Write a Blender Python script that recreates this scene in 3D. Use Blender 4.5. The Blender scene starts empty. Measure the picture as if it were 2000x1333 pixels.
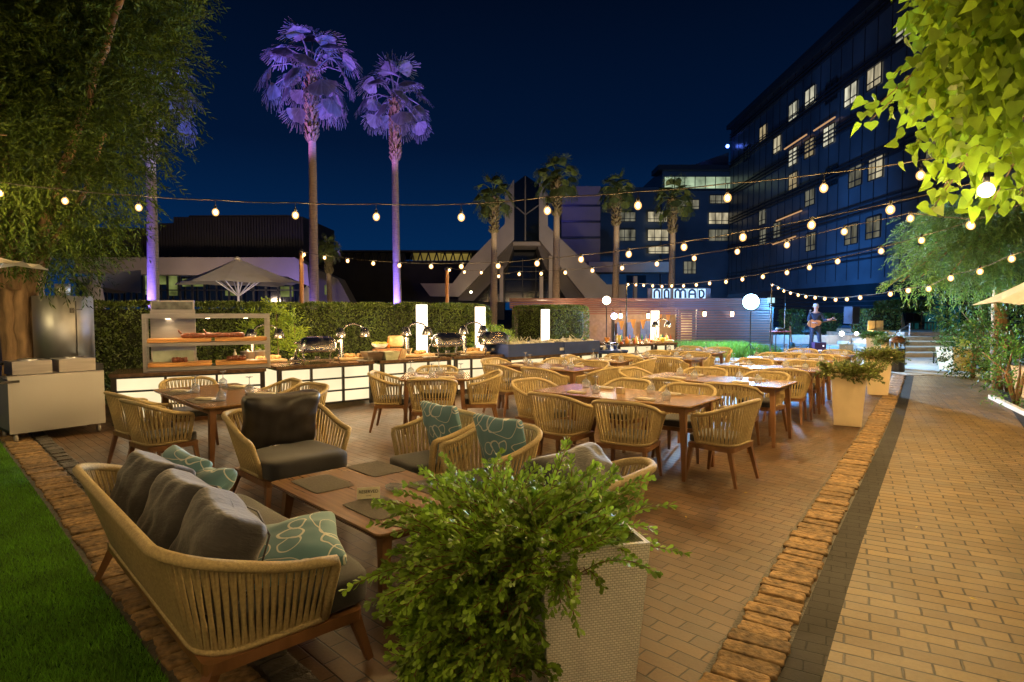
import bpy, math, random
import numpy as np
from mathutils import Vector, Matrix, noise as mnoise
random.seed(7); rng = np.random.default_rng(7)
C = bpy.context.scene.collection
R = math.radians; PI = math.pi
sc = bpy.context.scene

# ---------------------------------------------------------------- camera, world, exposure
CAMZ = 1.7; FP = 1200.0; PITCH = math.atan(62.5/FP)
cd = bpy.data.cameras.new('camera'); cam = bpy.data.objects.new('camera', cd); C.objects.link(cam)
cam.location = (0, 0, CAMZ); cam.rotation_euler = (PI/2-PITCH, 0, 0)
cd.sensor_width = 36; cd.lens = FP/2000*36; cd.clip_start = .05; cd.clip_end = 3000
sc.camera = cam
w = bpy.data.worlds.new('World'); sc.world = w; w.use_nodes = True
nt = w.node_tree; nt.nodes.clear()
o_ = nt.nodes.new('ShaderNodeOutputWorld'); bg = nt.nodes.new('ShaderNodeBackground')
tc = nt.nodes.new('ShaderNodeTexCoord'); sx = nt.nodes.new('ShaderNodeSeparateXYZ'); rp = nt.nodes.new('ShaderNodeValToRGB')
nt.links.new(tc.outputs['Generated'], sx.inputs[0]); nt.links.new(sx.outputs['Z'], rp.inputs[0])
nt.links.new(rp.outputs[0], bg.inputs[0]); nt.links.new(bg.outputs[0], o_.inputs[0]); bg.inputs[1].default_value = 1.0
rp.color_ramp.elements[0].position = 0; rp.color_ramp.elements[0].color = (.001, .028, .100, 1)
rp.color_ramp.elements[1].position = .5; rp.color_ramp.elements[1].color = (.0004, .0022, .0085, 1)
for p, c in ((.12, (.0010, .0175, .070, 1)), (.25, (.0007, .0075, .032, 1))):
    e = rp.color_ramp.elements.new(p); e.color = c
vs = sc.view_settings; vs.view_transform = 'Standard'; vs.look = 'None'; vs.exposure = 0; vs.gamma = 1; vs.use_curve_mapping = False
cy = sc.cycles; cy.use_denoising = True; cy.max_bounces = 6; cy.diffuse_bounces = 3; cy.glossy_bounces = 4
cy.transmission_bounces = 4; cy.transparent_max_bounces = 10; cy.sample_clamp_indirect = 3.0; cy.sample_clamp_direct = 14
cy.caustics_reflective = False; cy.caustics_refractive = False; cy.blur_glossy = .5
try: cy.denoiser = 'OPENIMAGEDENOISE'
except Exception: pass

# ---------------------------------------------------------------- pixel helpers (photo is 2000 x 1333)
def ray(px, py):
    a = (px-1000)/FP; b = (666.5-py)/FP
    return Vector((a, math.cos(PITCH)+b*math.sin(PITCH), -math.sin(PITCH)+b*math.cos(PITCH)))
def G(px, py, z=0.0):
    d = ray(px, py); t = (z-CAMZ)/d.z; return Vector((d.x*t, d.y*t, z))
def D(px, py, Y):
    d = ray(px, py); t = Y/d.y; return Vector((d.x*t, Y, CAMZ+d.z*t))
def onplane(px, py, p0, n):
    d = ray(px, py); c = Vector((0, 0, CAMZ)); t = (Vector(p0)-c).dot(n)/d.dot(n); return c+d*t

# ---------------------------------------------------------------- materials
MATS = {}
def nodes(name):
    m = bpy.data.materials.new(name); m.use_nodes = True; t = m.node_tree; t.nodes.clear()
    out = t.nodes.new('ShaderNodeOutputMaterial'); b = t.nodes.new('ShaderNodeBsdfPrincipled')
    t.links.new(b.outputs[0], out.inputs[0]); MATS[name] = m
    return m, t, b, out
def N(t, k, **kw):
    n = t.nodes.new(k)
    for a, v in kw.items():
        if a in n.inputs: n.inputs[a].default_value = v
        else: setattr(n, a, v)
    return n
def M(name, col, rough=.6, metal=0, var=.2, scale=6, bump=0, bscale=40, coords='Object', stretch=(1, 1, 1), spec=.5, sheen=0, island=0, trans=0, coat=0):
    m, t, b, out = nodes(name)
    tc = N(t, 'ShaderNodeTexCoord'); mp = N(t, 'ShaderNodeMapping'); mp.inputs['Scale'].default_value = stretch
    t.links.new(tc.outputs[coords], mp.inputs[0])
    ns = N(t, 'ShaderNodeTexNoise'); ns.inputs['Scale'].default_value = scale; ns.inputs['Detail'].default_value = 5
    t.links.new(mp.outputs[0], ns.inputs['Vector'])
    rp = N(t, 'ShaderNodeValToRGB')
    c0 = [max(0, c*(1-var)) for c in col[:3]]; c1 = [min(1, c*(1+var)) for c in col[:3]]
    rp.color_ramp.elements[0].position = .3; rp.color_ramp.elements[1].position = .7
    rp.color_ramp.elements[0].color = (*c0, 1); rp.color_ramp.elements[1].color = (*c1, 1)
    t.links.new(ns.outputs[0], rp.inputs[0]); src = rp.outputs[0]
    if island:
        g = N(t, 'ShaderNodeNewGeometry'); mr = N(t, 'ShaderNodeMapRange'); mr.inputs['To Min'].default_value = 1-island; mr.inputs['To Max'].default_value = 1+island
        t.links.new(g.outputs['Random Per Island'], mr.inputs[0])
        vm = N(t, 'ShaderNodeVectorMath', operation='SCALE'); t.links.new(src, vm.inputs[0]); t.links.new(mr.outputs[0], vm.inputs['Scale']); src = vm.outputs[0]
    t.links.new(src, b.inputs['Base Color'])
    b.inputs['Roughness'].default_value = rough; b.inputs['Metallic'].default_value = metal
    b.inputs['Specular IOR Level'].default_value = spec; b.inputs['Sheen Weight'].default_value = sheen; b.inputs['Coat Weight'].default_value = coat
    if bump:
        n2 = N(t, 'ShaderNodeTexNoise'); n2.inputs['Scale'].default_value = bscale; n2.inputs['Detail'].default_value = 4
        t.links.new(mp.outputs[0], n2.inputs['Vector']); bp = N(t, 'ShaderNodeBump'); bp.inputs['Strength'].default_value = bump; bp.inputs['Distance'].default_value = .01
        t.links.new(n2.outputs[0], bp.inputs['Height']); t.links.new(bp.outputs[0], b.inputs['Normal'])
    if trans:
        tr = N(t, 'ShaderNodeBsdfTranslucent'); mx = N(t, 'ShaderNodeMixShader'); mx.inputs[0].default_value = trans
        t.links.new(src, tr.inputs[0]); t.links.new(b.outputs[0], mx.inputs[1]); t.links.new(tr.outputs[0], mx.inputs[2]); t.links.new(mx.outputs[0], out.inputs[0])
    return m
def EM(name, col, s, var=0, scale=2, stretch=(1,1,1)):
    m, t, b, out = nodes(name); t.nodes.remove(b); e = N(t, 'ShaderNodeEmission'); e.inputs[1].default_value = s
    e.inputs[0].default_value = (*col, 1)
    if var:
        tc = N(t, 'ShaderNodeTexCoord'); mp = N(t, 'ShaderNodeMapping'); mp.inputs['Scale'].default_value = stretch; t.links.new(tc.outputs['Object'], mp.inputs[0])
        ns = N(t, 'ShaderNodeTexNoise'); ns.inputs['Scale'].default_value = scale; ns.inputs['Detail'].default_value = 3; t.links.new(mp.outputs[0], ns.inputs['Vector'])
        mr = N(t, 'ShaderNodeMapRange'); mr.inputs['From Min'].default_value = .3; mr.inputs['From Max'].default_value = .7
        mr.inputs['To Min'].default_value = s*(1-var); mr.inputs['To Max'].default_value = s*(1+var)
        t.links.new(ns.outputs[0], mr.inputs[0]); t.links.new(mr.outputs[0], e.inputs[1])
    t.links.new(e.outputs[0], out.inputs[0]); return m
def glassmat(name, tint=(1, 1, 1), refl=.16):
    m, t, b, out = nodes(name); t.nodes.remove(b)
    tr = N(t, 'ShaderNodeBsdfTransparent'); tr.inputs[0].default_value = (*tint, 1); gl = N(t, 'ShaderNodeBsdfGlossy'); gl.inputs['Roughness'].default_value = .10
    lw = N(t, 'ShaderNodeLayerWeight'); lw.inputs[0].default_value = .35; mr = N(t, 'ShaderNodeMapRange'); mr.inputs['To Min'].default_value = refl*.6; mr.inputs['To Max'].default_value = .85
    t.links.new(lw.outputs['Facing'], mr.inputs[0]); mx = N(t, 'ShaderNodeMixShader'); t.links.new(mr.outputs[0], mx.inputs[0])
    t.links.new(tr.outputs[0], mx.inputs[1]); t.links.new(gl.outputs[0], mx.inputs[2]); df = N(t, 'ShaderNodeBsdfDiffuse'); df.inputs[0].default_value = (.85, .88, .9, 1); m2 = N(t, 'ShaderNodeMixShader'); m2.inputs[0].default_value = .16; t.links.new(mx.outputs[0], m2.inputs[1]); t.links.new(df.outputs[0], m2.inputs[2]); t.links.new(m2.outputs[0], out.inputs[0]); return m  # white diffuse share stands in for bright reflections on the glass
def brickmat(name, c1, c2, cm, bw, bh, ang, spec=.3, mortar=.006, rough=.45, bump=.5, off=.5, dirt=.35, polish=.0, freq=2):
    m, t, b, out = nodes(name); b.inputs['Specular IOR Level'].default_value = spec
    g = N(t, 'ShaderNodeNewGeometry'); mp = N(t, 'ShaderNodeMapping'); mp.inputs['Rotation'].default_value = (0, 0, -ang)
    t.links.new(g.outputs['Position'], mp.inputs[0])
    nw = N(t, 'ShaderNodeTexNoise'); nw.inputs['Scale'].default_value = 2.5; nw.inputs['Detail'].default_value = 4
    t.links.new(mp.outputs[0], nw.inputs['Vector'])
    vsb = N(t, 'ShaderNodeVectorMath', operation='SUBTRACT'); vsb.inputs[1].default_value = (.5, .5, .5); t.links.new(nw.outputs['Color'], vsb.inputs[0])
    vsc = N(t, 'ShaderNodeVectorMath', operation='SCALE'); vsc.inputs['Scale'].default_value = .035; t.links.new(vsb.outputs[0], vsc.inputs[0])
    va = N(t, 'ShaderNodeVectorMath', operation='ADD'); t.links.new(mp.outputs[0], va.inputs[0]); t.links.new(vsc.outputs[0], va.inputs[1])
    br = N(t, 'ShaderNodeTexBrick'); br.offset = off; br.offset_frequency = freq; br.squash = 1
    br.inputs['Scale'].default_value = 1; br.inputs['Brick Width'].default_value = bw; br.inputs['Row Height'].default_value = bh
    br.inputs['Mortar Size'].default_value = mortar; br.inputs['Mortar Smooth'].default_value = .4; br.inputs['Bias'].default_value = 0
    br.inputs['Color1'].default_value = (*c1, 1); br.inputs['Color2'].default_value = (*c2, 1); br.inputs['Mortar'].default_value = (*cm, 1)
    t.links.new(va.outputs[0], br.inputs['Vector'])
    n1 = N(t, 'ShaderNodeTexNoise'); n1.inputs['Scale'].default_value = 1.3; n1.inputs['Detail'].default_value = 7; n1.inputs['Roughness'].default_value = .65
    t.links.new(mp.outputs[0], n1.inputs['Vector'])
    mr = N(t, 'ShaderNodeMapRange'); mr.inputs['From Min'].default_value = .3; mr.inputs['From Max'].default_value = .72; mr.inputs['To Min'].default_value = 1-dirt; mr.inputs['To Max'].default_value = 1+dirt*.6
    t.links.new(n1.outputs[0], mr.inputs[0])
    n3 = N(t, 'ShaderNodeTexNoise'); n3.inputs['Scale'].default_value = 60; n3.inputs['Detail'].default_value = 3; t.links.new(mp.outputs[0], n3.inputs['Vector'])
    m3 = N(t, 'ShaderNodeMapRange'); m3.inputs['To Min'].default_value = .75; m3.inputs['To Max'].default_value = 1.25; t.links.new(n3.outputs[0], m3.inputs[0])
    mu = N(t, 'ShaderNodeMath', operation='MULTIPLY'); t.links.new(mr.outputs[0], mu.inputs[0]); t.links.new(m3.outputs[0], mu.inputs[1])
    vm = N(t, 'ShaderNodeVectorMath', operation='SCALE'); t.links.new(br.outputs[0], vm.inputs[0]); t.links.new(mu.outputs[0], vm.inputs['Scale'])
    t.links.new(vm.outputs[0], b.inputs['Base Color'])
    rr = N(t, 'ShaderNodeMapRange'); rr.inputs['From Min'].default_value = .35; rr.inputs['From Max'].default_value = .65; rr.inputs['To Min'].default_value = rough-polish; rr.inputs['To Max'].default_value = rough+.15
    t.links.new(n1.outputs[0], rr.inputs[0]); t.links.new(rr.outputs[0], b.inputs['Roughness'])
    # height: joints low, each brick slightly tilted/offset
    iv = N(t, 'ShaderNodeMath', operation='SUBTRACT'); iv.inputs[0].default_value = 1; t.links.new(br.outputs['Fac'], iv.inputs[1])
    ad = N(t, 'ShaderNodeMath', operation='MULTIPLY_ADD'); t.links.new(n3.outputs[0], ad.inputs[0]); ad.inputs[1].default_value = .12; t.links.new(iv.outputs[0], ad.inputs[2])
    n4 = N(t, 'ShaderNodeMath', operation='MULTIPLY_ADD'); t.links.new(n1.outputs[0], n4.inputs[0]); n4.inputs[1].default_value = .5; t.links.new(ad.outputs[0], n4.inputs[2])
    bp = N(t, 'ShaderNodeBump'); bp.inputs['Strength'].default_value = bump; bp.inputs['Distance'].default_value = .008
    t.links.new(n4.outputs[0], bp.inputs['Height']); t.links.new(bp.outputs[0], b.inputs['Normal'])
    return m
def loopmat(name, base, line):
    # cushion cloth with overlapping stitched loops in local XZ
    m, t, b, out = nodes(name); tc = N(t, 'ShaderNodeTexCoord'); src = None
    for i, (sc_, off, r0) in enumerate(((3.4, (0, 0, 0), .36), (4.6, (3.3, 0, 1.7), .33), (2.6, (7.1, 0, 5.2), .42))):
        mp = N(t, 'ShaderNodeMapping'); mp.inputs['Location'].default_value = off; mp.inputs['Scale'].default_value = (sc_, 0, sc_)
        t.links.new(tc.outputs['Object'], mp.inputs[0])
        nz = N(t, 'ShaderNodeTexNoise'); nz.inputs['Scale'].default_value = .8; t.links.new(mp.outputs[0], nz.inputs['Vector'])
        vs_ = N(t, 'ShaderNodeVectorMath', operation='SCALE'); vs_.inputs['Scale'].default_value = .8; t.links.new(nz.outputs['Color'], vs_.inputs[0])
        va = N(t, 'ShaderNodeVectorMath', operation='ADD'); t.links.new(mp.outputs[0], va.inputs[0]); t.links.new(vs_.outputs[0], va.inputs[1])
        vo = N(t, 'ShaderNodeTexVoronoi'); vo.voronoi_dimensions = '3D'; vo.inputs['Scale'].default_value = 1; vo.inputs['Randomness'].default_value = .55
        t.links.new(va.outputs[0], vo.inputs['Vector'])
        s1 = N(t, 'ShaderNodeMath', operation='SUBTRACT'); s1.inputs[1].default_value = r0; t.links.new(vo.outputs['Distance'], s1.inputs[0])
        ab = N(t, 'ShaderNodeMath', operation='ABSOLUTE'); t.links.new(s1.outputs[0], ab.inputs[0])
        lt = N(t, 'ShaderNodeMath', operation='LESS_THAN'); lt.inputs[1].default_value = .0034*sc_; t.links.new(ab.outputs[0], lt.inputs[0])
        if src is None: src = lt.outputs[0]
        else:
            mxm = N(t, 'ShaderNodeMath', operation='MAXIMUM'); t.links.new(src, mxm.inputs[0]); t.links.new(lt.outputs[0], mxm.inputs[1]); src = mxm.outputs[0]
    mx = N(t, 'ShaderNodeMix', data_type='RGBA'); mx.inputs[6].default_value = (*base, 1); mx.inputs[7].default_value = (*line, 1)
    t.links.new(src, mx.inputs[0]); t.links.new(mx.outputs[2], b.inputs['Base Color']); b.inputs['Roughness'].default_value = .8; b.inputs['Sheen Weight'].default_value = .2
    bp = N(t, 'ShaderNodeBump'); bp.inputs['Strength'].default_value = .4; bp.inputs['Distance'].default_value = .003; t.links.new(src, bp.inputs['Height']); t.links.new(bp.outputs[0], b.inputs['Normal'])
    return m
def wovenmat(name, col):
    m, t, b, out = nodes(name); tc = N(t, 'ShaderNodeTexCoord'); br = N(t, 'ShaderNodeTexBrick')
    g = N(t, 'ShaderNodeMapping'); g.inputs['Scale'].default_value = (1, 1, 1); t.links.new(tc.outputs['UV'], g.inputs[0])
    br.inputs['Scale'].default_value = 1; br.inputs['Brick Width'].default_value = .019; br.inputs['Row Height'].default_value = .0105; br.inputs['Mortar Size'].default_value = .0024; br.inputs['Mortar Smooth'].default_value = .6
    c = col; br.inputs['Color1'].default_value = (*c, 1); br.inputs['Color2'].default_value = (*[x*.86 for x in c], 1); br.inputs['Mortar'].default_value = (*[x*.55 for x in c], 1)
    t.links.new(g.outputs[0], br.inputs['Vector']); t.links.new(br.outputs[0], b.inputs['Base Color']); b.inputs['Roughness'].default_value = .5
    iv = N(t, 'ShaderNodeMath', operation='SUBTRACT'); iv.inputs[0].default_value = 1; t.links.new(br.outputs['Fac'], iv.inputs[1])
    bp = N(t, 'ShaderNodeBump'); bp.inputs['Strength'].default_value = .9; bp.inputs['Distance'].default_value = .004; t.links.new(iv.outputs[0], bp.inputs['Height']); t.links.new(bp.outputs[0], b.inputs['Normal'])
    return m

wood = M('teak', (.175, .082, .034), .4, var=.35, scale=9, stretch=(1, 1, .12), bump=.12, bscale=30, spec=.5)
woodtop = M('table_wood', (.21, .115, .045), .24, var=.28, scale=7, stretch=(.25, 6, 1), bump=.05, bscale=12)
rope = M('rope', (.46, .35, .165), .75, var=.16, scale=60, bump=.5, bscale=400)
ropewrap = M('rope_wrap', (.46, .35, .17), .75, var=.2, scale=90, bump=.6, bscale=300)
cushion = M('cushion_fabric', (.021, .020, .023), .8, var=.15, scale=160, bump=.25, bscale=500, sheen=.25)
pillowgrey = M('pillow_grey', (.034, .032, .037), .8, var=.14, scale=7, bump=.5, bscale=26, sheen=.3, stretch=(1,1,3))
leather = M('leather_cushion', (.022, .019, .019), .38, var=.2, scale=4, bump=.5, bscale=7)
bluecloth = loopmat('loop_cushion', (.13, .27, .33), (.62, .66, .62))
steel = M('stainless', (.62, .58, .54), .28, 1, var=.1, scale=3, stretch=(1, 1, 12), bump=.03, bscale=60)
brushed = M('brushed_steel', (.42, .42, .43), .5, 1, var=.03, scale=1, stretch=(1, 1, 1), bump=0, bscale=90)
chrome = M('chrome', (.8, .78, .75), .17, 1, var=.05)
darkmetal = M('dark_metal', (.02, .018, .017), .4, .3, var=.2)
blackm = M('black_plastic', (.012, .012, .014), .45, var=.2)
bluebin = M('bin_navy_bluelit', (.012, .03, .13), .35, var=.2, scale=4)  # dark bin colour pushed bluer to carry the blue light on it
stainedstone = M('counter_stone', (.09, .055, .035), .18, var=.4, scale=14, bump=.03)
mattan = M('placemat', (.10, .085, .07), .8, var=.25, scale=30, bump=.6, bscale=260, stretch=(1, 4, 1))
napkin = M('napkin', (.62, .55, .40), .85, var=.1, scale=30, bump=.3, bscale=120)
cutlery = M('cutlery', (.7, .68, .65), .2, 1, var=.05)
glass = glassmat('clear_glass', (.95, .97, 1), .5)
creamp = M('planter_cream', (.62, .50, .32), .5, var=.1, scale=3, bump=.08, bscale=160)
wovenp = wovenmat('planter_woven', (.94, .91, .80))
soil = M('soil', (.03, .02, .012), .95, var=.5, scale=30, bump=1)
panelglow = EM('panel_glow', (1, .82, .48), 1.12, var=.14, scale=1.2)
lantglow = EM('lantern_glow', (1, .80, .60), 3.2)
bulbglow = EM('bulb_glow', (1, .63, .235), 3400)
bulbdim = EM('bulb_glow_weak', (1, .66, .26), 2000)
def shellmat():
    m, t, b, out = nodes('bulb_shell'); t.nodes.remove(b); e = N(t, 'ShaderNodeEmission'); e.inputs[0].default_value = (1, .50, .16, 1); e.inputs[1].default_value = 4.0
    tr = N(t, 'ShaderNodeBsdfTransparent'); mx = N(t, 'ShaderNodeMixShader'); mx.inputs[0].default_value = .25; t.links.new(tr.outputs[0], mx.inputs[1]); t.links.new(e.outputs[0], mx.inputs[2]); t.links.new(mx.outputs[0], out.inputs[0]); return m
bulbshell = shellmat()
white = M('white_paint', (.72, .70, .66), .5, var=.06)
canvas = M('canvas', (.62, .56, .46), .8, var=.06, scale=3, bump=.15, bscale=3)
MATS['x'] = None

# ---------------------------------------------------------------- mesh builder
class MB:
    def __init__(s): s.v = []; s.f = []; s.sm = []; s.uv = None
    def add(s, vs, fs, smooth=False):
        o = len(s.v); s.v += [tuple(v) for v in vs]; s.f += [tuple(i+o for i in f) for f in fs]; s.sm += [smooth]*len(fs); return s
    def box(s, c, sz, rz=0, rx=0, ry=0, top=None):
        x, y, z = sz[0]/2, sz[1]/2, sz[2]/2; t = top or 1
        vs = [Vector((a*x*(t if cc > 0 else 1), b*y*(t if cc > 0 else 1), cc*z)) for cc in (-1, 1) for b in (-1, 1) for a in (-1, 1)]
        m = Matrix.Rotation(rz, 3, 'Z') @ Matrix.Rotation(ry, 3, 'Y') @ Matrix.Rotation(rx, 3, 'X'); c = Vector(c)
        return s.add([m @ v+c for v in vs], [(0, 2, 3, 1), (4, 5, 7, 6), (0, 1, 5, 4), (2, 6, 7, 3), (0, 4, 6, 2), (1, 3, 7, 5)])
    def bar(s, p0, p1, w, h=None, w1=None, h1=None):
        p0, p1 = Vector(p0), Vector(p1); h = h or w; w1 = w if w1 is None else w1; h1 = h if h1 is None else h1
        d = (p1-p0).normalized(); up = Vector((0, 0, 1)) if abs(d.z) < .95 else Vector((0, 1, 0)); a = d.cross(up).normalized(); b = a.cross(d)
        vs = [p0+a*i*w/2+b*j*h/2 for i, j in ((-1, -1), (1, -1), (1, 1), (-1, 1))]+[p1+a*i*w1/2+b*j*h1/2 for i, j in ((-1, -1), (1, -1), (1, 1), (-1, 1))]
        return s.add(vs, [(0, 1, 2, 3), (7, 6, 5, 4), (0, 4, 5, 1), (1, 5, 6, 2), (2, 6, 7, 3), (3, 7, 4, 0)])
    def tube(s, pts, r, n=6, closed=False, caps=True):
        pts = [Vector(p) for p in pts]; k = len(pts); vs = []; prev = None
        for i, p in enumerate(pts):
            a = pts[(i-1) % k] if (i > 0 or closed) else p; b = pts[(i+1) % k] if (i < k-1 or closed) else p
            d = (b-a); d = d.normalized() if d.length > 1e-9 else Vector((0, 0, 1))
            if prev is None:
                u = d.cross(Vector((0, 0, 1))); u = u if u.length > .05 else d.cross(Vector((0, 1, 0)))
            else: u = prev-d*prev.dot(d)
            u.normalize(); prev = u.copy(); v = d.cross(u); rr = r[i] if isinstance(r, (list, tuple)) else r
            vs += [p+u*math.cos(2*PI*j/n)*rr+v*math.sin(2*PI*j/n)*rr for j in range(n)]
        fs = []; m = k if closed else k-1
        for i in range(m):
            for j in range(n):
                a0 = i*n+j; a1 = i*n+(j+1) % n; b0 = ((i+1) % k)*n+j; b1 = ((i+1) % k)*n+(j+1) % n; fs.append((a0, a1, b1, b0))
        if caps and not closed: fs += [tuple(range(n-1, -1, -1)), tuple((k-1)*n+j for j in range(n))]
        return s.add(vs, fs, True)
    def cyl(s, p0, p1, r0, r1=None, n=12): return s.tube([p0, p1], [r0, r0 if r1 is None else r1], n)
    def lathe(s, prof, c=(0, 0, 0), n=16, sx=1, sy=1):
        c = Vector(c); vs = []; fs = []; k = len(prof)
        for r, z in prof: vs += [c+Vector((math.cos(2*PI*j/n)*r*sx, math.sin(2*PI*j/n)*r*sy, z)) for j in range(n)]
        for i in range(k-1):
            for j in range(n): fs.append((i*n+j, i*n+(j+1) % n, (i+1)*n+(j+1) % n, (i+1)*n+j))
        if prof[0][0] > 1e-4: fs.append(tuple(range(n-1, -1, -1)))
        if prof[-1][0] > 1e-4: fs.append(tuple((k-1)*n+j for j in range(n)))
        return s.add(vs, fs, True)
    def sph(s, c, r, n=10, m=7, sz=1):
        return s.lathe([(max(1e-5, r*math.sin(PI*i/m)), -r*sz*math.cos(PI*i/m)) for i in range(m+1)], c, n)
    def sbox(s, c, sz, p=6, n=6, rz=0, rx=0, fn=None):
        # rounded box (p-norm)
        vs = []; fs = []; idx = {}
        def vid(q):
            if q not in idx:
                x, y, z = [a/n*2-1 for a in q]; l = (abs(x)**p+abs(y)**p+abs(z)**p)**(1/p); v = Vector((x/l*sz[0]/2, y/l*sz[1]/2, z/l*sz[2]/2))
                idx[q] = len(vs); vs.append(fn(v) if fn else v)
            return idx[q]
        for i in range(n):
            for j in range(n):
                for k in (0, n):
                    q = [(i, j, k), (i+1, j, k), (i+1, j+1, k), (i, j+1, k)]; fs.append([vid(a) for a in (q if k else q[::-1])])
                    q = [(i, k, j), (i+1, k, j), (i+1, k, j+1), (i, k, j+1)]; fs.append([vid(a) for a in (q[::-1] if k else q)])
                    q = [(k, i, j), (k, i+1, j), (k, i+1, j+1), (k, i, j+1)]; fs.append([vid(a) for a in (q if k else q[::-1])])
        m = Matrix.Rotation(rz, 3, 'Z') @ Matrix.Rotation(rx, 3, 'X'); c = Vector(c)
        return s.add([m @ v+c for v in vs], fs, True)
    def prism(s, pts, z0, z1):
        n = len(pts); vs = [(p[0], p[1], z0) for p in pts]+[(p[0], p[1], z1) for p in pts]
        return s.add(vs, [tuple(range(n-1, -1, -1)), tuple(range(n, 2*n))]+[(i, (i+1) % n, n+(i+1) % n, n+i) for i in range(n)])
    def extr(s, pts3, vec):
        n = len(pts3); vec = Vector(vec); vs = [Vector(p) for p in pts3]+[Vector(p)+vec for p in pts3]
        return s.add(vs, [tuple(range(n-1, -1, -1)), tuple(range(n, 2*n))]+[(i, (i+1) % n, n+(i+1) % n, n+i) for i in range(n)])
    def build(s, name, mat, parent=None, loc=None, fixn=True):
        me = bpy.data.meshes.new(name); me.from_pydata(s.v, [], s.f); me.polygons.foreach_set('use_smooth', s.sm)
        if fixn:
            import bmesh
            bm = bmesh.new(); bm.from_mesh(me); bmesh.ops.recalc_face_normals(bm, faces=bm.faces); bm.to_mesh(me); bm.free()
        me.materials.append(mat) if mat else None; me.update()
        o = bpy.data.objects.new(name, me); C.objects.link(o)
        if parent: o.parent = parent
        if loc is not None: o.location = loc
        return o
def tag(o, label=None, cat=None, group=None, kind=None):
    if label: o['label'] = label
    if cat: o['category'] = cat
    if group: o['group'] = group
    if kind: o['kind'] = kind
    return o
def thing(name, label, cat, loc=(0, 0, 0), rz=0, group=None):
    o = bpy.data.objects.new(name, None); C.objects.link(o); o.location = loc; o.rotation_euler = (0, 0, rz); o.empty_display_size = .1
    return tag(o, label, cat, group)
def kids(o): return [c for c in ALLKIDS.get(o.name, [])]
def copy_tree(o, parent=None):
    c = o.copy(); C.objects.link(c)
    if parent: c.parent = parent
    for ch in list(o.children): copy_tree(ch, c)
    return c
def place(o, loc, rz, label, first, group=None):
    c = o if first else copy_tree(o)
    c.location = loc; c.rotation_euler = (0, 0, rz); tag(c, label)
    if group: c['group'] = group
    return c
def struct(name, mb, mat, kind='structure'):
    o = mb.build(name, mat); o['kind'] = kind; return o
def light(name, kind, loc, energy, col, parent=None, radius=.05, rot=None, spot=None, blend=.5):
    l = bpy.data.lights.new(name, kind); l.energy = energy; l.color = col
    if kind in ('POINT', 'SPOT'): l.shadow_soft_size = radius
    if kind == 'SPOT': l.spot_size = spot; l.spot_blend = blend
    o = bpy.data.objects.new(name, l); C.objects.link(o); o.location = loc
    if rot: o.rotation_euler = rot
    if parent: o.parent = parent
    return o
def lookrot(d): return Vector(d).to_track_quat('-Z', 'Y').to_euler()

# ---------------------------------------------------------------- leaves
DIAM = ((0, 0), (-.5, .45), (0, 1), (.5, .45))
OBOV = ((0, 0), (-.28, .35), (-.5, .7), (-.25, .97), (.25, .97), (.5, .7), (.28, .35))
HEART = ((0, .08), (-.22, 0), (-.46, .08), (-.54, .3), (-.42, .58), (-.18, .86), (0, 1.08), (.18, .86), (.42, .58), (.54, .3), (.46, .08), (.22, 0))
def unit(a): return a/np.maximum(1e-9, np.linalg.norm(a, axis=1, keepdims=True))
def leaves(name, P, Dv, Nn, L, W, tm, mat, parent=None, bend=.15):
    n = len(P); Dv = unit(np.asarray(Dv, float)); S = unit(np.cross(Dv, Nn)); Nn = np.cross(S, Dv); L = np.broadcast_to(L, (n,))[:, None]; W = np.broadcast_to(W, (n,))[:, None]
    k = len(tm); V = np.empty((n, k, 3))
    for i, (a, b) in enumerate(tm):
        V[:, i] = P+Dv*L*b+S*W*a+Nn*(abs(a)*W*.35-b*b*bend*L)
    me = bpy.data.meshes.new(name); me.vertices.add(n*k); me.vertices.foreach_set('co', V.astype(np.float32).ravel())
    me.loops.add(n*k); me.loops.foreach_set('vertex_index', np.arange(n*k, dtype=np.int32)); me.polygons.add(n)
    me.polygons.foreach_set('loop_start', np.arange(0, n*k, k, dtype=np.int32)); me.update(calc_edges=True)
    me.materials.append(mat); o = bpy.data.objects.new(name, me); C.objects.link(o)
    if parent: o.parent = parent
    return o
def rdir(n): return unit(rng.normal(size=(n, 3)))
def twigs(starts, dirs, nl, length, droop=.3, spread=.8):
    """leaf positions along curving twigs -> P, D, N"""
    P = []; Dd = []
    n = len(starts)
    t = np.linspace(.1, 1, nl)
    side = unit(np.cross(dirs, rdir(n)))
    L = length*(rng.uniform(.6, 1.3, (n, 1)))
    for i, tt in enumerate(t):
        p = starts+dirs*L*tt+np.array([0, 0, -1])*droop*L*tt*tt
        s = side*(1 if i % 2 else -1)+rdir(n)*.35
        P.append(p); Dd.append(dirs*(1.0)+s*spread+np.array([0, 0, -1])*droop*tt)
    P = np.concatenate(P); Dd = unit(np.concatenate(Dd)); Nn = unit(rdir(len(P))*.8+np.array([0, 0, 1]))
    return P, Dd, Nn
def blobpts(blobs, n, shell=.55):
    """blobs: (x,y,z,rx,ry,rz); uniform by volume, biased to the shell"""
    vol = np.array([b[3]*b[4]*b[5] for b in blobs]); pr = vol/vol.sum(); ids = rng.choice(len(blobs), n, p=pr)
    d = rdir(n); r = rng.uniform(shell, 1, (n, 1))**.7; B = np.array(blobs)[ids]
    return B[:, :3]+d*r*B[:, 3:6], d

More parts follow.
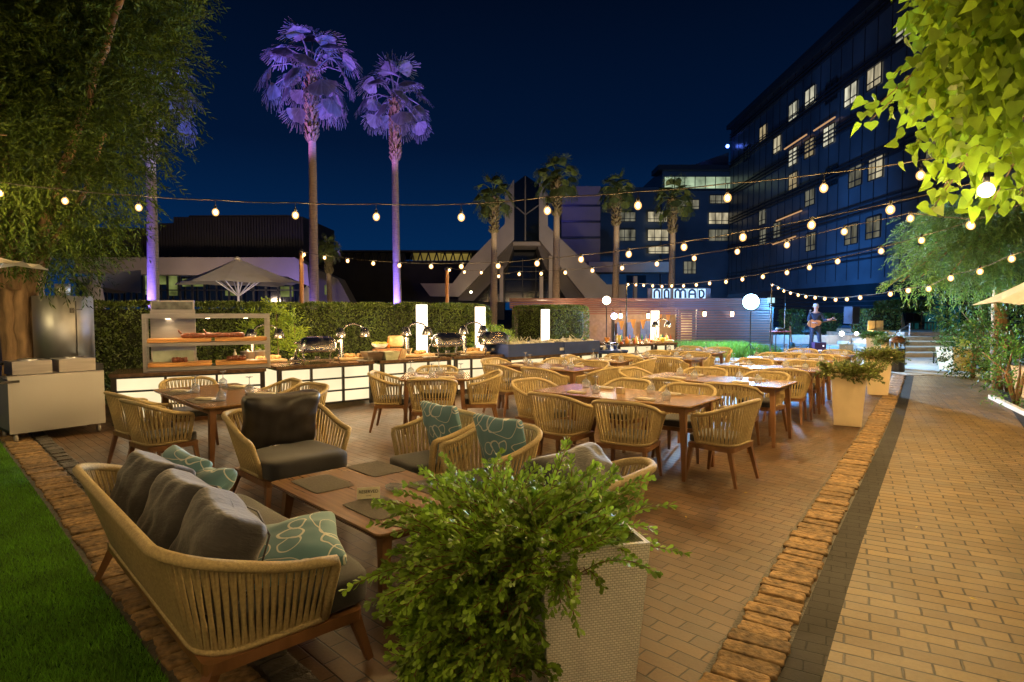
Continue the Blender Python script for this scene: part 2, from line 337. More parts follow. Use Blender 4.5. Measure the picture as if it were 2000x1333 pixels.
# ================================================================ GROUND
m_ground = M('ground_dark', (.05, .045, .035), .9, var=.4, scale=.8, coords='Object')
m_terr = brickmat('terrace_brick', (.135, .074, .034), (.080, .044, .021), (.022, .012, .006), .23, .10, R(-44.5), mortar=.005, rough=.40, bump=.9, dirt=.5, polish=.11)
m_path = brickmat('path_brick', (.195, .130, .058), (.120, .080, .036), (.014, .009, .004), .25, .105, R(-29), spec=.22, mortar=.007, rough=.48, bump=1, dirt=.32, polish=.10, off=.5)
m_greystrip = brickmat('grey_sett', (.024, .021, .017), (.015, .013, .010), (.005, .004, .003), .17, .10, R(-29), spec=.12, mortar=.004, rough=.6, bump=1, dirt=.4)
m_stone = M('tumbled_stone', (.22, .135, .058), .85, var=.6, scale=24, bump=1.0, bscale=45, island=.3)
m_dstone = M('dark_stone', (.065, .055, .045), .7, var=.4, scale=14, bump=1.0, bscale=45, island=.35)
m_plaza = brickmat('plaza_slab', (.42, .42, .40), (.34, .34, .33), (.10, .10, .10), 1.2, .8, R(10), mortar=.02, rough=.5, bump=.3, dirt=.3)
m_turf = M('turf_base', (.02, .08, .01), .95, var=.3, scale=40)
b = MB(); b.prism([(-600, -20), (900, -20), (900, 1200), (-600, 1200)], -.3, -.02); struct('ground', b, m_ground)
b = MB(); b.prism([(-16, -5), (13, -5), (13, 19.5), (-16, 19.5)], -.2, 0); struct('terrace_paving', b, m_terr)
EL = [G(*p) for p in ((1605, 1333), (1642, 1200), (1682, 1065), (1722, 950), (1760, 840), (1776, 780), (1785, 735))]
d0 = (EL[0]-EL[2]).normalized(); EL = [EL[0]+d0*7, EL[0]+d0*3]+EL
ER = [p+Vector((2.0, 0, 0)) for p in EL[:5]]+[G(2000, 838), G(1962, 782), G(1930, 738)]
def offs(line, o):
    r = []
    for i, p in enumerate(line):
        t = (line[min(i+1, len(line)-1)]-line[max(i-1, 0)]).normalized(); r.append(p+Vector((-t.y, t.x, 0))*o)
    return r
def band(name, L1, L2, mat, z):
    b = MB(); n = len(L1); vs = [(p.x, p.y, z) for p in L1]+[(p.x, p.y, z) for p in L2]
    b.add(vs, [(i, i+1, n+i+1, n+i) for i in range(n-1)]); return struct(name, b, mat)
b = MB(); b.add([(p.x, p.y, .008) for p in EL]+[(p.x, p.y, .008) for p in ER[::-1]], [tuple(range(len(EL)+len(ER)))]); struct('garden_path', b, m_path)
band('path_edge_strip', offs(EL, .17), EL, m_greystrip, .006)
band('path_edge_strip', offs(ER, -.16), ER, m_greystrip, .006)
def stones(name, line, o0, wid, pitch, mat, rows=1):
    b = MB(); L = []; acc = 0
    for i in range(len(line)-1):
        a, c = line[i], line[i+1]; l = (c-a).length; t = (c-a)/l; s = -acc
        k = 0
        while acc < l:
            L.append((a+t*acc, math.atan2(t.y, t.x))); acc += pitch*random.uniform(.9, 1.1)
        acc -= l
    for p, a in L:
        nrm = Vector((-math.sin(a), math.cos(a), 0))
        for r_ in range(rows):
            ww = wid/rows; q = p+nrm*(o0+ww*(r_+.5)+random.uniform(-.006, .006)); q.z = random.uniform(-.012, .0); sd = random.random()*90
            def fn(v, sd=sd):
                nn = mnoise.noise(v*30+Vector((sd, sd, 0)))*.011+mnoise.noise(v*80+Vector((sd, 0, sd)))*.005; return v+v.normalized()*nn*(.55 if abs(v.z) > .026 else 1)
            b.sbox(q, (pitch*random.uniform(.86, .97), ww*random.uniform(.82, 1.0), .055), 20, 8, rz=a+random.uniform(-.05, .05), fn=fn)
    return struct(name, b, mat)
stones('kerb_stones', EL[1:], .17, .29, .125, m_stone)
bed = band('kerb_bed', offs(EL, .47), offs(EL, .165), m_dstone, .003)
stones('kerb_stones', ER[2:], -.45, .28, .125, m_stone)
band('kerb_bed', offs(ER, -.16), offs(ER, -.46), m_dstone, .003)
# lawn and its border, lower left
GE = [G(8, 876), G(90, 990), G(176, 1120), G(250, 1222), G(328, 1333)]
e0 = (GE[-1]-GE[-2]).normalized(); e1 = (GE[0]-GE[1]).normalized()
GE = [GE[0]+e1*1.5]+GE+[GE[-1]+e0*1.2, GE[-1]+e0*4]
b = MB(); b.add([(p.x, p.y, .012) for p in GE]+[(-3, -5, .012), (-16, -5, .012), (-16, GE[0].y, .012)], [tuple(range(len(GE)+3))]); struct('lawn_base', b, m_turf)
band('kerb_bed', GE, offs(GE, .5), m_dstone, .003)
stones('kerb_stones', GE, .02, .31, .12, m_stone)
stones('kerb_stones', GE, .335, .16, .11, m_dstone)
# turf blades (uncountable)
m_blade = M('turf_blade', (.12, .30, .018), .6, var=.3, scale=3, island=.45, trans=.35)
def in_lawn(x, y):
    for i in range(len(GE)-1):
        a, c = GE[i], GE[i+1]
        if min(a.y, c.y) <= y <= max(a.y, c.y) and a.y != c.y:
            return x < a.x+(c.x-a.x)*(y-a.y)/(c.y-a.y)-.01
    return False
P = []
while len(P) < 60000:
    y = 2.1+6.2*random.random()**1.7; x = random.uniform(-6.9, -1.2)
    if x > -.86*y-.25 and in_lawn(x, y): P.append((x, y, .012))
P = np.array(P); n = len(P)
o = leaves('lawn_grass', P, rdir(n)*.55+np.array([0, 0, 1]), rdir(n), rng.uniform(.022, .04, n), rng.uniform(.004, .006, n)*1.2, ((-.5, 0), (0, 1), (.5, 0)), m_blade, bend=.3)
tag(o, 'short bright green artificial turf in the lower left corner', 'grass', kind='stuff')
# far plaza, steps, low walls at the end of the path
b = MB(); b.prism([(10.2, 15.8), (10.2, 60), (60, 60), (60, 13.6), (13, 14.6)], -.1, .012); struct('plaza_paving', b, m_plaza)
b = MB(); b.prism([(2.5, 20), (10.3, 20), (10.3, 29.5), (2.5, 29.5)], -.1, .010); struct('stage_paving', b, m_plaza)
m_step = M('step_stone', (.42, .36, .27), .6, var=.2, scale=5, bump=.2)
st = thing('garden_steps', 'broad pale stone steps rising at the end of the path', 'steps', (0, 0, 0))
for i in range(5):
    b = MB(); y0 = 21.5+i*.9; b.box(((D(1762, 640, y0).x+D(1880, 640, y0).x)/2+.4, y0+3, .08+i*.15), (D(1880, 640, y0).x-D(1762, 640, y0).x+.6, 6, .15)); b.build('step', m_step, st)
b = MB(); b.prism([(7.35, 3.5), (9.5, 3.5), (13.5, 12.2), (12.2, 12.6), (8.1, 7.9)], .006, .014)
m_red = M('red_decking', (.22, .07, .03), .55, var=.3, scale=3, stretch=(1, 8, 1)); struct('red_deck', b, m_red)
p0, p1 = G(1935, 780), G(2000, 828); b = MB(); b.bar(p0+Vector((.0, 0, .05)), p1+Vector((0, -.5, .05)), .08, .07); tag(b.build('edge_trim', white), 'white trim edging the red deck at the right', 'trim')

# ================================================================ BUILDINGS
m_dark = M('dark_cladding', (.02, .017, .017), .6, var=.2, scale=1)
m_fascia = M('cream_fascia', (.30, .26, .22), .7, var=.12, scale=.4)
m_concrete = M('pale_concrete', (.42, .36, .29), .7, var=.15, scale=.5, bump=.1, bscale=3)
m_tan = M('tan_wall', (.22, .20, .17), .7, var=.1, scale=.5)
m_hotel = M('hotel_cladding', (.055, .08, .11), .32, .1, var=.35, scale=.25)
m_line = M('hotel_band', (.02, .025, .035), .4, .2, var=.2)
m_dglass = M('dark_glass', (.008, .012, .016), .08, .0, var=.3, scale=.3, spec=1)
m_teal = EM('teal_reflection_glow', (.02, .16, .17), .16, var=.9, scale=.25)  # emission stands in for teal reflections in the storefront glass
m_win = EM('room_light', (1, .86, .55), .42, var=.75, scale=1.3, stretch=(1, 1, .3))
m_winb = EM('room_light_b', (1, .78, .42), .30, var=.85, scale=1.9, stretch=(1, 1, .3)); m_winc = EM('room_light_c', (.95, .9, .66), .55, var=.8, scale=1.6, stretch=(1, 1, .3))
m_win2 = EM('room_light_dim', (.9, .85, .6), .14, var=.8, scale=1.5, stretch=(1, 1, .3))
m_winoff = EM('hall_light', (.55, .62, .18), .22, var=.97, scale=.9)
m_yel = EM('yellow_strip_light', (.8, .58, .12), .28, var=.6, scale=.2)
m_warmline = EM('warm_line_light', (1, .55, .25), .6)
m_soffit = EM('lounge_light', (.65, .85, .55), .45, var=.8, scale=.5)
m_frame = M('window_frame', (.01, .012, .015), .5, var=.1)
def xz(px, Y): return D(px, 604, Y).x
# left low building
def quadbox(b, x0, x1, y0, y1, Y, dep=1):
    p, q = D(x0, y1, Y), D(x1, y0, Y); b.box(((p.x+q.x)/2, Y+dep/2, (p.z+q.z)/2), (abs(q.x-p.x), dep, abs(q.z-p.z)))
lb = thing('pavilion_building', 'low dark ribbed pavilion with pale fascia behind the hedge on the left', 'building', (0, 0, 0))
b = MB(); b.extr([D(*p, 46) for p in ((100, 503), (100, 446), (300, 446), (304, 437), (338, 436), (342, 428), (366, 427), (370, 421), (560, 420), (592, 424), (592, 503))], (0, 8, 0)); b.build('wall', m_dark, lb)
b = MB()
for i in range(72): quadbox(b, 206+i*5.4, 208+i*5.4, (447 if i < 18 else 437 if i < 25 else 424), 502, 45.9, .08)
b.build('cladding_rib', m_dark, lb)
b = MB(); b.extr([D(*p, 44) for p in ((140, 534), (150, 503), (575, 503), (600, 518), (604, 560), (560, 540)) ], (0, 2, 0)); b.build('fascia', m_fascia, lb)
b = MB(); quadbox(b, 150, 590, 540, 600, 46.6, .2); b.build('window_glass', m_dglass, lb)
b = MB()
for x0, x1, y0, y1 in ((284, 305, 534, 576), (307, 326, 534, 556), (328, 345, 534, 578), (356, 400, 545, 560), (440, 470, 566, 578), (548, 572, 560, 580)): quadbox(b, x0, x1, y0, y1, 46.5, .05)
b.build('lit_pane', m_winoff, lb)
b = MB()
for x in range(206, 600, 24): quadbox(b, x, x+1.6, 534, 600, 46.2, .1)
quadbox(b, 200, 600, 566, 568, 46.2, .1); b.build('mullion', m_frame, lb)
# dark middle building
mb_ = thing('dark_hall_building', 'long dark hall with a thin yellow lit clerestory between the tall palms', 'building', (0, 0, 0))
b = MB(); quadbox(b, 560, 985, 510, 625, 64, 10); b.build('wall', m_dark, mb_)
b = MB(); quadbox(b, 570, 985, 489, 493, 63.8, 10); b.build('roof', m_dark, mb_)
b = MB(); quadbox(b, 640, 790, 494, 510, 65, .2); b.build('dim_clerestory', M('dim_clere', (.05, .05, .03), .5), mb_)
b = MB(); quadbox(b, 806, 860, 494, 509, 65, .2); quadbox(b, 862, 920, 496, 509, 65, .2); b.build('clerestory', m_yel, mb_)
b = MB()
for x in range(640, 930, 16):
    p, q, r_ = D(x, 510, 64.4), D(x+5, 493, 64.4), D(x+9, 510, 64.4); b.bar(p, q, .12); b.bar(q, r_, .12)
b.build('truss', m_frame, mb_)
b = MB(); b.extr([D(*p, 49) for p in ((604, 600), (604, 520), (660, 545), (690, 600))], (0, 2, 0)); b.build('side_wall', m_tan, mb_)
b = MB(); quadbox(b, 634, 647, 557, 576, 48.9, .05); b.build('lit_window', m_winoff, mb_)
# A-frame portal
af = thing('portal_building', 'pale concrete A shaped portal with pointed dark glass gable', 'building', (0, 0, 0))
YA = 56
b = MB(); b.extr([D(*p, YA) for p in ((1003, 472), (1003, 360), (1026, 343), (1054, 362), (1054, 472))], (0, 6, 0)); b.build('glass_gable', m_dglass, af)
L1 = [(1003, 352), (986, 380), (986, 438), (921, 505), (884, 554), (821, 554), (840, 579), (896, 580), (1004, 468), (1004, 352)]
R1 = [(1053, 352), (1070, 380), (1070, 442), (1140, 510), (1185, 556), (1222, 556), (1222, 590), (1190, 590), (1150, 590), (1053, 468)]
b = MB(); b.extr([D(*p, YA-.5) for p in L1], (0, 3, 0)); b.build('concrete_leg', m_concrete, af)
b = MB(); b.extr([D(*p, YA-.5) for p in R1], (0, 3, 0)); b.build('concrete_leg', m_concrete, af)
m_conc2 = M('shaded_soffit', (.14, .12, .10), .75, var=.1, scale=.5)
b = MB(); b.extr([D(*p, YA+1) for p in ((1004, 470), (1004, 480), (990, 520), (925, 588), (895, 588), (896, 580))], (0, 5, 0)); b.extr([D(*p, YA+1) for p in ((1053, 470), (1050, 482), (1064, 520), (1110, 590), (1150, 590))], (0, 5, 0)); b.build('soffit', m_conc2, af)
b = MB(); quadbox(b, 1002, 1056, 470, 480, YA+.6, 4); b.build('lintel', m_concrete, af)
b = MB(); b.extr([D(*p, YA+6) for p in ((905, 590), (1000, 478), (1056, 478), (1160, 590))], (0, 1, 0)); b.build('entrance_glass', m_dglass, af)
b = MB()
for x in (954, 984, 1020, 1046, 1090): quadbox(b, x, x+1.5, 505, 590, YA+5.6, .1)
for y in (520, 545, 570): quadbox(b, 940, 1110, y, y+1.4, YA+5.6, .1)
b.build('mullion', m_frame, af)
for x, y0 in ((976, 520), (1054, 540), (1072, 500), (1238, 540)): b = MB(); quadbox(b, x, x+7, y0, 590, YA+.2, .5); b.build('column', m_concrete, af)
b = MB(); b.bar(D(1026, 345, YA-.1), D(1026, 470, YA-.1), .12); b.bar(D(1009, 405, YA-.1), D(1026, 420, YA-.1), .1); b.bar(D(1054, 400, YA-.1), D(1026, 420, YA-.1), .1); b.build('gable_bar', m_tan, af)
b = MB(); b.sph(D(920, 571, YA-1.2), .1); b.build('wall_lamp', EM('small_lamp', (1, .8, .5), 25), af)
# tan block with blue stripes and a balcony slab
tb = thing('tan_block_building', 'tan stone block with three dark horizontal joints behind the portal', 'building', (0, 0, 0))
b = MB(); quadbox(b, 1096, 1173, 364, 600, 62, 10); b.build('wall', m_tan, tb)
b = MB()
for y in (400, 431, 462): quadbox(b, 1096, 1173, y, y+4, 61.9, .2)
b.build('joint', m_line, tb)
b = MB(); quadbox(b, 1150, 1312, 512, 532, 60, 3); b.build('balcony_slab', m_concrete, tb)
b = MB(); quadbox(b, 1224, 1262, 538, 556, 60.5, .3); b.build('recess', m_dglass, tb)
# hotel: rear wing
def window(parent, c, wd, ht, ang, mat, nx=2, split=.3):
    f = MB(); ca, sa = math.cos(ang), math.sin(ang); t = .07
    def L(u, v, o=0): return Vector((c.x+ca*u+sa*o, c.y+sa*u-ca*o, c.z+v))
    for i in range(nx+1):
        u = -wd/2+wd*i/nx; f.bar(L(u, -ht/2, .08), L(u, ht/2, .08), t)
    for v in (-ht/2, -ht/2+ht*split, ht/2): f.bar(L(-wd/2, v, .1), L(wd/2, v, .1), t)
    w_ = f.build('window', m_frame, parent)
    g = MB(); g.extr([L(-wd/2, -ht/2, .03), L(wd/2, -ht/2, .03), L(wd/2, ht/2, .03), L(-wd/2, ht/2, .03)], Vector((sa, -ca, 0))*.02); g.build('pane', mat, w_)
    return w_
rw = thing('hotel_rear_wing', 'dark hotel rear wing with a glazed top floor and lit rooms', 'building', (0, 0, 0))
b = MB(); quadbox(b, 1170, 1300, 366, 640, 82, 20); quadbox(b, 1290, 1440, 330, 640, 81, 20); b.build('wall', m_hotel, rw)
b = MB(); quadbox(b, 1286, 1440, 322, 332, 80, 4); b.build('roof', m_line, rw)
b = MB(); b.extr([D(*p, 84) for p in ((1350, 324), (1423, 298), (1423, 324))], (0, 6, 0)); b.build('roof_pitch', m_hotel, rw)
b = MB(); quadbox(b, 1297, 1436, 346, 368, 80.9, .1); b.build('lounge_glass', m_soffit, rw)
b = MB()
for x in range(1297, 1440, 20): quadbox(b, x, x+1.5, 344, 369, 80.7, .1)
quadbox(b, 1290, 1440, 369, 372, 80.5, .3); b.build('mullion', m_frame, rw)
for (px, py, ww, hh, k) in ((1284, 424, 38, 20, 1), (1285, 460, 40, 22, 1), (1286, 489, 40, 14, 1), (1225, 460, 32, 22, 2), (1403, 427, 38, 22, 1), (1403, 460, 38, 22, 2), (1345, 400, 40, 18, 2), (1403, 390, 34, 16, 2), (1347, 523, 24, 24, 2), (1225, 424, 32, 18, 2)):
    window(rw, D(px, py, 80.9), ww*80.9/1200, hh*80.9/1200, 0, m_win if k == 1 else m_win2, 3)
b = MB(); b.sph(D(1421, 286, 79), .22); b.build('beacon', EM('blue_beacon', (.1, .2, 1), 14), rw)
# hotel: long wing at the right
hw = thing('hotel_main_wing', 'long dark hotel wing rising to the right with scattered lit room windows', 'building', (0, 0, 0))
c0 = D(1428, 252, 80); U = Vector((.033, 1, 0)).normalized(); Nn_ = Vector((-U.y, U.x, 0)); top = c0.z
foot = Vector((c0.x, c0.y, 0)); near = foot-U*58
b = MB(); b.prism([(foot.x, foot.y), (near.x, near.y), (near.x+22, near.y), (foot.x+22, foot.y)][::-1], 0, top); b.build('wall', m_hotel, hw)
b = MB(); fl = 3.55
def strip(z, h, o): 
    a = near+Nn_*o/2; c = foot+Nn_*o/2; b.bar((a.x, a.y, z), (c.x, c.y, z), o, h)
for k in range(1, 8):
    z = top-.6-fl*(k-1)-.2
    for q in (0, .35, .7): strip(z-q, .09, .22)
b.build('floor_band', m_line, hw)
b = MB(); strip(top+.1, .5, .6); b.build('parapet', m_line, hw)
b = MB()
for i in range(32):
    q = near+U*(1.8*i+.9)+Nn_*.02; b.bar((q.x, q.y, 4), (q.x, q.y, top-.3), .05, .06)
b.build('panel_joint', m_line, hw)
for (px, py, k) in ((1491, 261, 1), (1519, 283, 1), (1550, 218, 1), (1583, 190, 1), (1663, 185, 1), (1709, 150, 1), (1768, 55, 1), (1550, 307, 1), (1582, 290, 1), (1620, 265, 1), (1712, 329, 1), (1550, 355, 1), (1583, 385, 2), (1490, 425, 2), (1491, 463, 2), (1664, 458, 2), (1585, 473, 2), (1625, 345, 3), (1672, 345, 2), (1519, 450, 2), (1707, 445, 2), (1625, 180, 3), (1460, 300, 3), (1760, 190, 3), (1830, 280, 2)):
    p = onplane(px, py, foot, Nn_); window(hw, p, 1.95, 1.6, math.atan2(U.y, U.x)+PI, random.choice((m_win, m_winb, m_winc)) if k == 1 else m_win2, 2)if k<3 else window(hw, p, 1.95, 1.6, math.atan2(U.y, U.x)+PI, m_dglass, 2)
b = MB()
for (a, c) in (((1538, 292), (1582, 263)), ((1596, 256), (1638, 229)), ((1522, 432), (1572, 412)), ((1515, 478), (1560, 462))):
    p, q = onplane(*a, foot, Nn_)+Nn_*.3, onplane(*c, foot, Nn_)+Nn_*.3; b.bar(p, q, .1, .1)
b.build('warm_light_line', m_warmline, hw)
b = MB(); a = near+Nn_*.05+U*4; c = foot+Nn_*.05; b.extr([Vector((a.x, a.y, .4)), Vector((c.x, c.y, .4)), Vector((c.x, c.y, 3.6)), Vector((a.x, a.y, 3.6))], Nn_*.05); b.build('ground_floor_glass', m_dglass, hw)
b = MB()
for px in (1760, 1800, 1830, 1850, 1880): p = onplane(px, 615, foot, Nn_)+Nn_*.14; b.bar((p.x, p.y, 1), (p.x-.0, p.y+.9, 1), .02, 3)
b.build('reflection_glow', m_teal, hw)

# ================================================================ FURNITURE
def upath(wd, yb, yf, r, n=60):
    """U seen from above: front-left -> back -> front-right, facing +Y"""
    pts = [Vector((-wd, yf, 0))]
    for i in range(9): a = PI+PI/2*i/8; pts.append(Vector((-wd+r+math.cos(a)*r, yb+r+math.sin(a)*r, 0)))
    for i in range(9): a = 1.5*PI+PI/2*i/8; pts.append(Vector((wd-r+math.cos(a)*r, yb+r+math.sin(a)*r, 0)))
    pts.append(Vector((wd, yf, 0)))
    acc = [0]
    for i in range(1, len(pts)): acc.append(acc[-1]+(pts[i]-pts[i-1]).length)
    def f(t):
        s = max(0, min(1, t))*acc[-1]; i = 1
        while i < len(acc)-1 and acc[i] < s: i += 1
        k = (s-acc[i-1])/max(1e-9, acc[i]-acc[i-1]); return pts[i-1].lerp(pts[i], k)
    return f, acc[-1]
def sstep(a, b_, x): x = max(0, min(1, (x-a)/(b_-a))); return x*x*(3-2*x)
def rope_seat(root, wb, wt, depth, zb, zback, zarm, r, rt, nrope, rr, rail, arm_frac, flare_b, leg, legh, splay, front_over, frame_h=.045):
    hd = depth/2
    fb, lb_ = upath(wb, -hd, hd-front_over, r); ft, lt_ = upath(wt, -hd-flare_b, hd-front_over+.02, rt)
    def zt(t):
        s = min(t, 1-t); return zarm+(zback-zarm)*sstep(.02, arm_frac, s)
    def top(t): p = ft(t); return Vector((p.x, p.y, zt(t)))
    def bot(t): p = fb(t); return Vector((p.x, p.y, zb+.02))
    R_ = MB(); dt = 1/nrope
    for i in range(nrope+1):
        t = i/nrope; b0 = bot(t); t0 = top(t); k = dt*.42*(1 if i % 2 else -1)
        m0 = bot(t+k).lerp(top(t+k), .42); q0 = bot(t+k*.6).lerp(top(t+k*.6), .2); q1 = bot(t+k*.6).lerp(top(t+k*.6), .68)
        R_.tube([b0, q0, m0, q1, t0], rr, 4, caps=False)
    R_.build('rope_back', rope, root)
    pl = [bot(0)]+[bot(0).lerp(top(0), .45), bot(0).lerp(top(0), .86)+Vector((0, 0, 0))]
    c = top(0); pl += [c+Vector((0, -.012, -.012)), top(.03)]
    pr = [bot(1), bot(1).lerp(top(1), .45), bot(1).lerp(top(1), .86), top(1)+Vector((0, -.012, -.012)), top(.97)]
    nn = 40; pth = pl+[top(.03+.94*i/nn) for i in range(1, nn)]+pr[::-1]
    b = MB(); b.tube(pth, rail, 8); 
    b.tube([bot(i/40)+Vector((0, 0, -.005)) for i in range(41)], rail*.7, 6)
    b.build('top_rail', ropewrap, root)
    # wooden seat frame
    b = MB(); f = wb+.02; z = zb-frame_h/2; h = hd
    outer = []
    rc = .05
    for (cx, cy, a0) in ((f-rc, h-rc, 0), (-f+rc, h-rc, PI/2), (-f+rc, -h+rc, PI), (f-rc, -h+rc, 1.5*PI)):
        for i in range(5): a = a0+PI/2*i/4; outer.append((cx+math.cos(a)*rc, cy+math.sin(a)*rc))
    b.prism(outer, zb-frame_h, zb); b.build('seat_frame', wood, root)
    for sx_ in (-1, 1):
        for sy_ in (-1, 1):
            lg = MB(); a = Vector((sx_*(f-.035), sy_*(h-.04), zb-frame_h+.01)); e = Vector((sx_*(f-.035+splay*.6), sy_*(h-.04+splay*(1 if sy_ > 0 else 1.6)), 0)); lg.bar(e, a, leg*.62, leg*.62, leg, leg); lg.build('leg', wood, root)
def make_dining_chair():
    t = thing('dining_chair', 'x', 'chair')
    rope_seat(t, .245, .315, .47, .375, .80, .665, .14, .17, 66, .0078, .020, .40, .07, .042, .375, .05, .10)
    b = MB(); b.sbox((0, .02, .415), (.46, .46, .085), 7, 8); b.build('seat_cushion', cushion, t)
    return t
def make_armchair():   # small lounge armchair
    t = thing('lounge_chair', 'x', 'armchair')
    rope_seat(t, .27, .35, .52, .27, .74, .60, .15, .18, 72, .0082, .022, .42, .08, .045, .30, .04, .08)
    b = MB(); b.sbox((0, .04, .33), (.52, .55, .11), 7, 8); b.build('seat_cushion', cushion, t)
    return t
def pillow_fn(wd, ht, th, puff=.5, seed=0, wr=.0):
    def f(v):
        x, y, z = v.x/(wd/2), v.y/(th/2), v.z/(ht/2)
        e = (1-min(1, abs(x))**3.2)*(1-min(1, abs(z))**3.2); k = max(0, e)**puff
        c = 1-.09*(1-abs(abs(x)-1 if abs(x) > abs(z) else abs(z)-1))*0
        pin = 1+.10*(abs(x*z)**1.2)-.05
        w_ = mnoise.noise(Vector((x*2.2+seed, y, z*2.2)))*wr+mnoise.noise(Vector((x*5+seed, y*2, z*2)))*wr*.5
        return Vector((x*wd/2*pin, (y/max(.001, 1))*th/2*(.12+.88*k)+w_, z*ht/2*pin))
    return f
def pillow(b, wd, ht, th, puff=.5, seed=0, wr=0.0, n=14):
    b.sbox((0, 0, 0), (wd, th, ht), 12, n, fn=pillow_fn(wd, ht, th, puff, seed, wr))
def rot3(rx, ry, rz): return (rx, ry, rz)

chair0 = make_dining_chair(); USED = [0]
def put_chair(x, y, rz, label, group='rope dining chairs'):
    place(chair0, (x, y, .012), rz, label, USED[0] == 0, group); USED[0] += 1
# ---- tables
TW = {}
def make_table(L, Wd, H=.75, name='dining_table', leg=.055, th=.028, mat=None):
    t = thing(name, 'x', 'table')
    b = MB(); rc = .05; pts = []; f = L/2; h = Wd/2
    for (cx, cy, a0) in ((f-rc, h-rc, 0), (-f+rc, h-rc, PI/2), (-f+rc, -h+rc, PI), (f-rc, -h+rc, 1.5*PI)):
        for i in range(5): a = a0+PI/2*i/4; pts.append((cx+math.cos(a)*rc, cy+math.sin(a)*rc))
    n = len(pts); V_ = [(p[0]*.985, p[1]*.97, H-th) for p in pts]+[(p[0], p[1], H-.010) for p in pts]+[(p[0]*.996, p[1]*.992, H) for p in pts]
    b.add(V_, [tuple(range(n-1, -1, -1)), tuple(range(2*n, 3*n))]+[(i, (i+1) % n, n+(i+1) % n, n+i) for i in range(n)]+[(n+i, n+(i+1) % n, 2*n+(i+1) % n, 2*n+i) for i in range(n)])
    b.build('tabletop', woodtop, t)
    b = MB()
    for s in (-1, 1): b.box((0, s*(h-.10), H-th-.03), (L-.2, .022, .06)); b.box((s*(f-.1), 0, H-th-.03), (.022, Wd-.2, .06))
    b.build('apron', wood, t)
    for sx_ in (-1, 1):
        for sy_ in (-1, 1):
            lg = MB(); lg.bar((sx_*(f-.07), sy_*(h-.07), 0), (sx_*(f-.11), sy_*(h-.11), H-th), leg*.62, leg*.62, leg*1.15, leg*1.15); lg.build('leg', wood, t)
    return t
# ---- place setting objects
def make_wineglass():
    b = MB(); b.lathe([(.037, 0), (.043, .02), (.048, .045), (.047, .065), (.036, .085), (.012, .102), (.005, .112), (.0045, .170), (.012, .177), (.037, .183), (.038, .186), (.0001, .1865)], n=14)
    o = b.build('wine_glass', glass); return tag(o, 'x', 'glass')
def make_napkin():
    b = MB(); b.sbox((0, 0, .008), (.22, .09, .014), 8, 5, fn=lambda v: v+Vector((0, 0, mnoise.noise(v*20)*.004))); b.box((0.01, .003, .0185), (.19, .07, .004), rz=.04)
    return tag(b.build('napkin', napkin), 'x', 'napkin')
def make_fork():
    b = MB(); b.bar((0, -.09, .003), (0, .04, .003), .006, .002, .009, .002); b.bar((0, .04, .003), (0, .06, .003), .009, .002, .024, .002)
    for i in (-1, -.33, .33, 1): b.bar((i*.010, .06, .003), (i*.010, .10, .004), .0035, .002)
    return tag(b.build('fork', cutlery), 'x', 'fork')
def make_knife():
    b = MB(); b.bar((0, -.1, .003), (0, 0, .003), .008, .004, .010, .003); b.bar((0, 0, .003), (0, .11, .003), .017, .0015, .008, .0015)
    return tag(b.build('knife', cutlery), 'x', 'knife')
g0, n0, f0, k0 = make_wineglass(), make_napkin(), make_fork(), make_knife(); usedc = {}
def dupo(o, p, rz, label, group):
    c = o if o.name not in usedc else o.copy()
    if o.name in usedc: C.objects.link(c)
    usedc[o.name] = 1; c.location = p; c.rotation_euler = (0, 0, rz); c['label'] = label; c['group'] = group; return c
mat_b = MB(); mat_b.sbox((0, 0, .003), (.43, .30, .005), 14, 6, fn=lambda v: v+Vector((0, 0, mnoise.noise(v*7)*.003))); m0 = tag(mat_b.build('placemat', mattan), 'x', 'placemat')
def put_table(c, a, L, Wd, phrase, settings, mats=False, proto=None, side=1, tent=False, glassmode='pair'):
    t = make_table(L, Wd) if proto is None else copy_tree(proto)
    t.location = (*c, .012); t.rotation_euler = (0, 0, a); tag(t, phrase, 'table', 'wooden dining tables')
    ca, sa = math.cos(a), math.sin(a)
    def W2(u, v, z=.762): return (c[0]+ca*u-sa*v, c[1]+sa*u+ca*v, z)
    return t, W2
SIDE = {'f': 'front', 'b': 'back'}
def dress(W2, a, Wd, short, spots, mats=False, cut=True):
    """spots: (u, side, where-phrase)"""
    for u, s, wh in spots:
        sg = -1 if s == 'f' else 1; v = sg*(Wd/2-.17); z = .762
        if mats: dupo(m0, W2(u, v, z), a, f'grey placemat {wh} of {short}', 'placemats'); z += .006
        dupo(n0, W2(u+.02*sg, v, z), a+(0 if not mats else .5)+random.uniform(-.12, .12), f'folded cream napkin {wh} of {short}', 'folded napkins')
        dupo(g0, W2(u-sg*.17, v-sg*.10, z), 0, f'upturned wine glass {wh} of {short}', 'upturned wine glasses')
        if cut:
            dupo(f0, W2(u-.15*sg, v, z), a+(PI if sg > 0 else 0)+random.uniform(-.1, .1), f'steel fork {wh} of {short}', 'forks')
            dupo(k0, W2(u+.16*sg, v, z), a+(PI if sg > 0 else 0)+random.uniform(-.1, .1), f'steel knife {wh} of {short}', 'knives')
def chairs(W2, a, L, Wd, short, lst, gap=.16):
    for s, u, wh in lst:
        j = random.uniform(-.09, .09); u = u+random.uniform(-.03, .03)
        if s == 'f': p = W2(u, -(Wd/2+gap)); r_ = a
        elif s == 'b': p = W2(u, Wd/2+gap); r_ = a+PI
        elif s == 'l': p = W2(-(L/2+gap), u); r_ = a-PI/2
        else: p = W2(L/2+gap, u); r_ = a+PI/2
        put_chair(p[0], p[1], r_+j*2, f'tan rope dining chair {wh} of {short}')
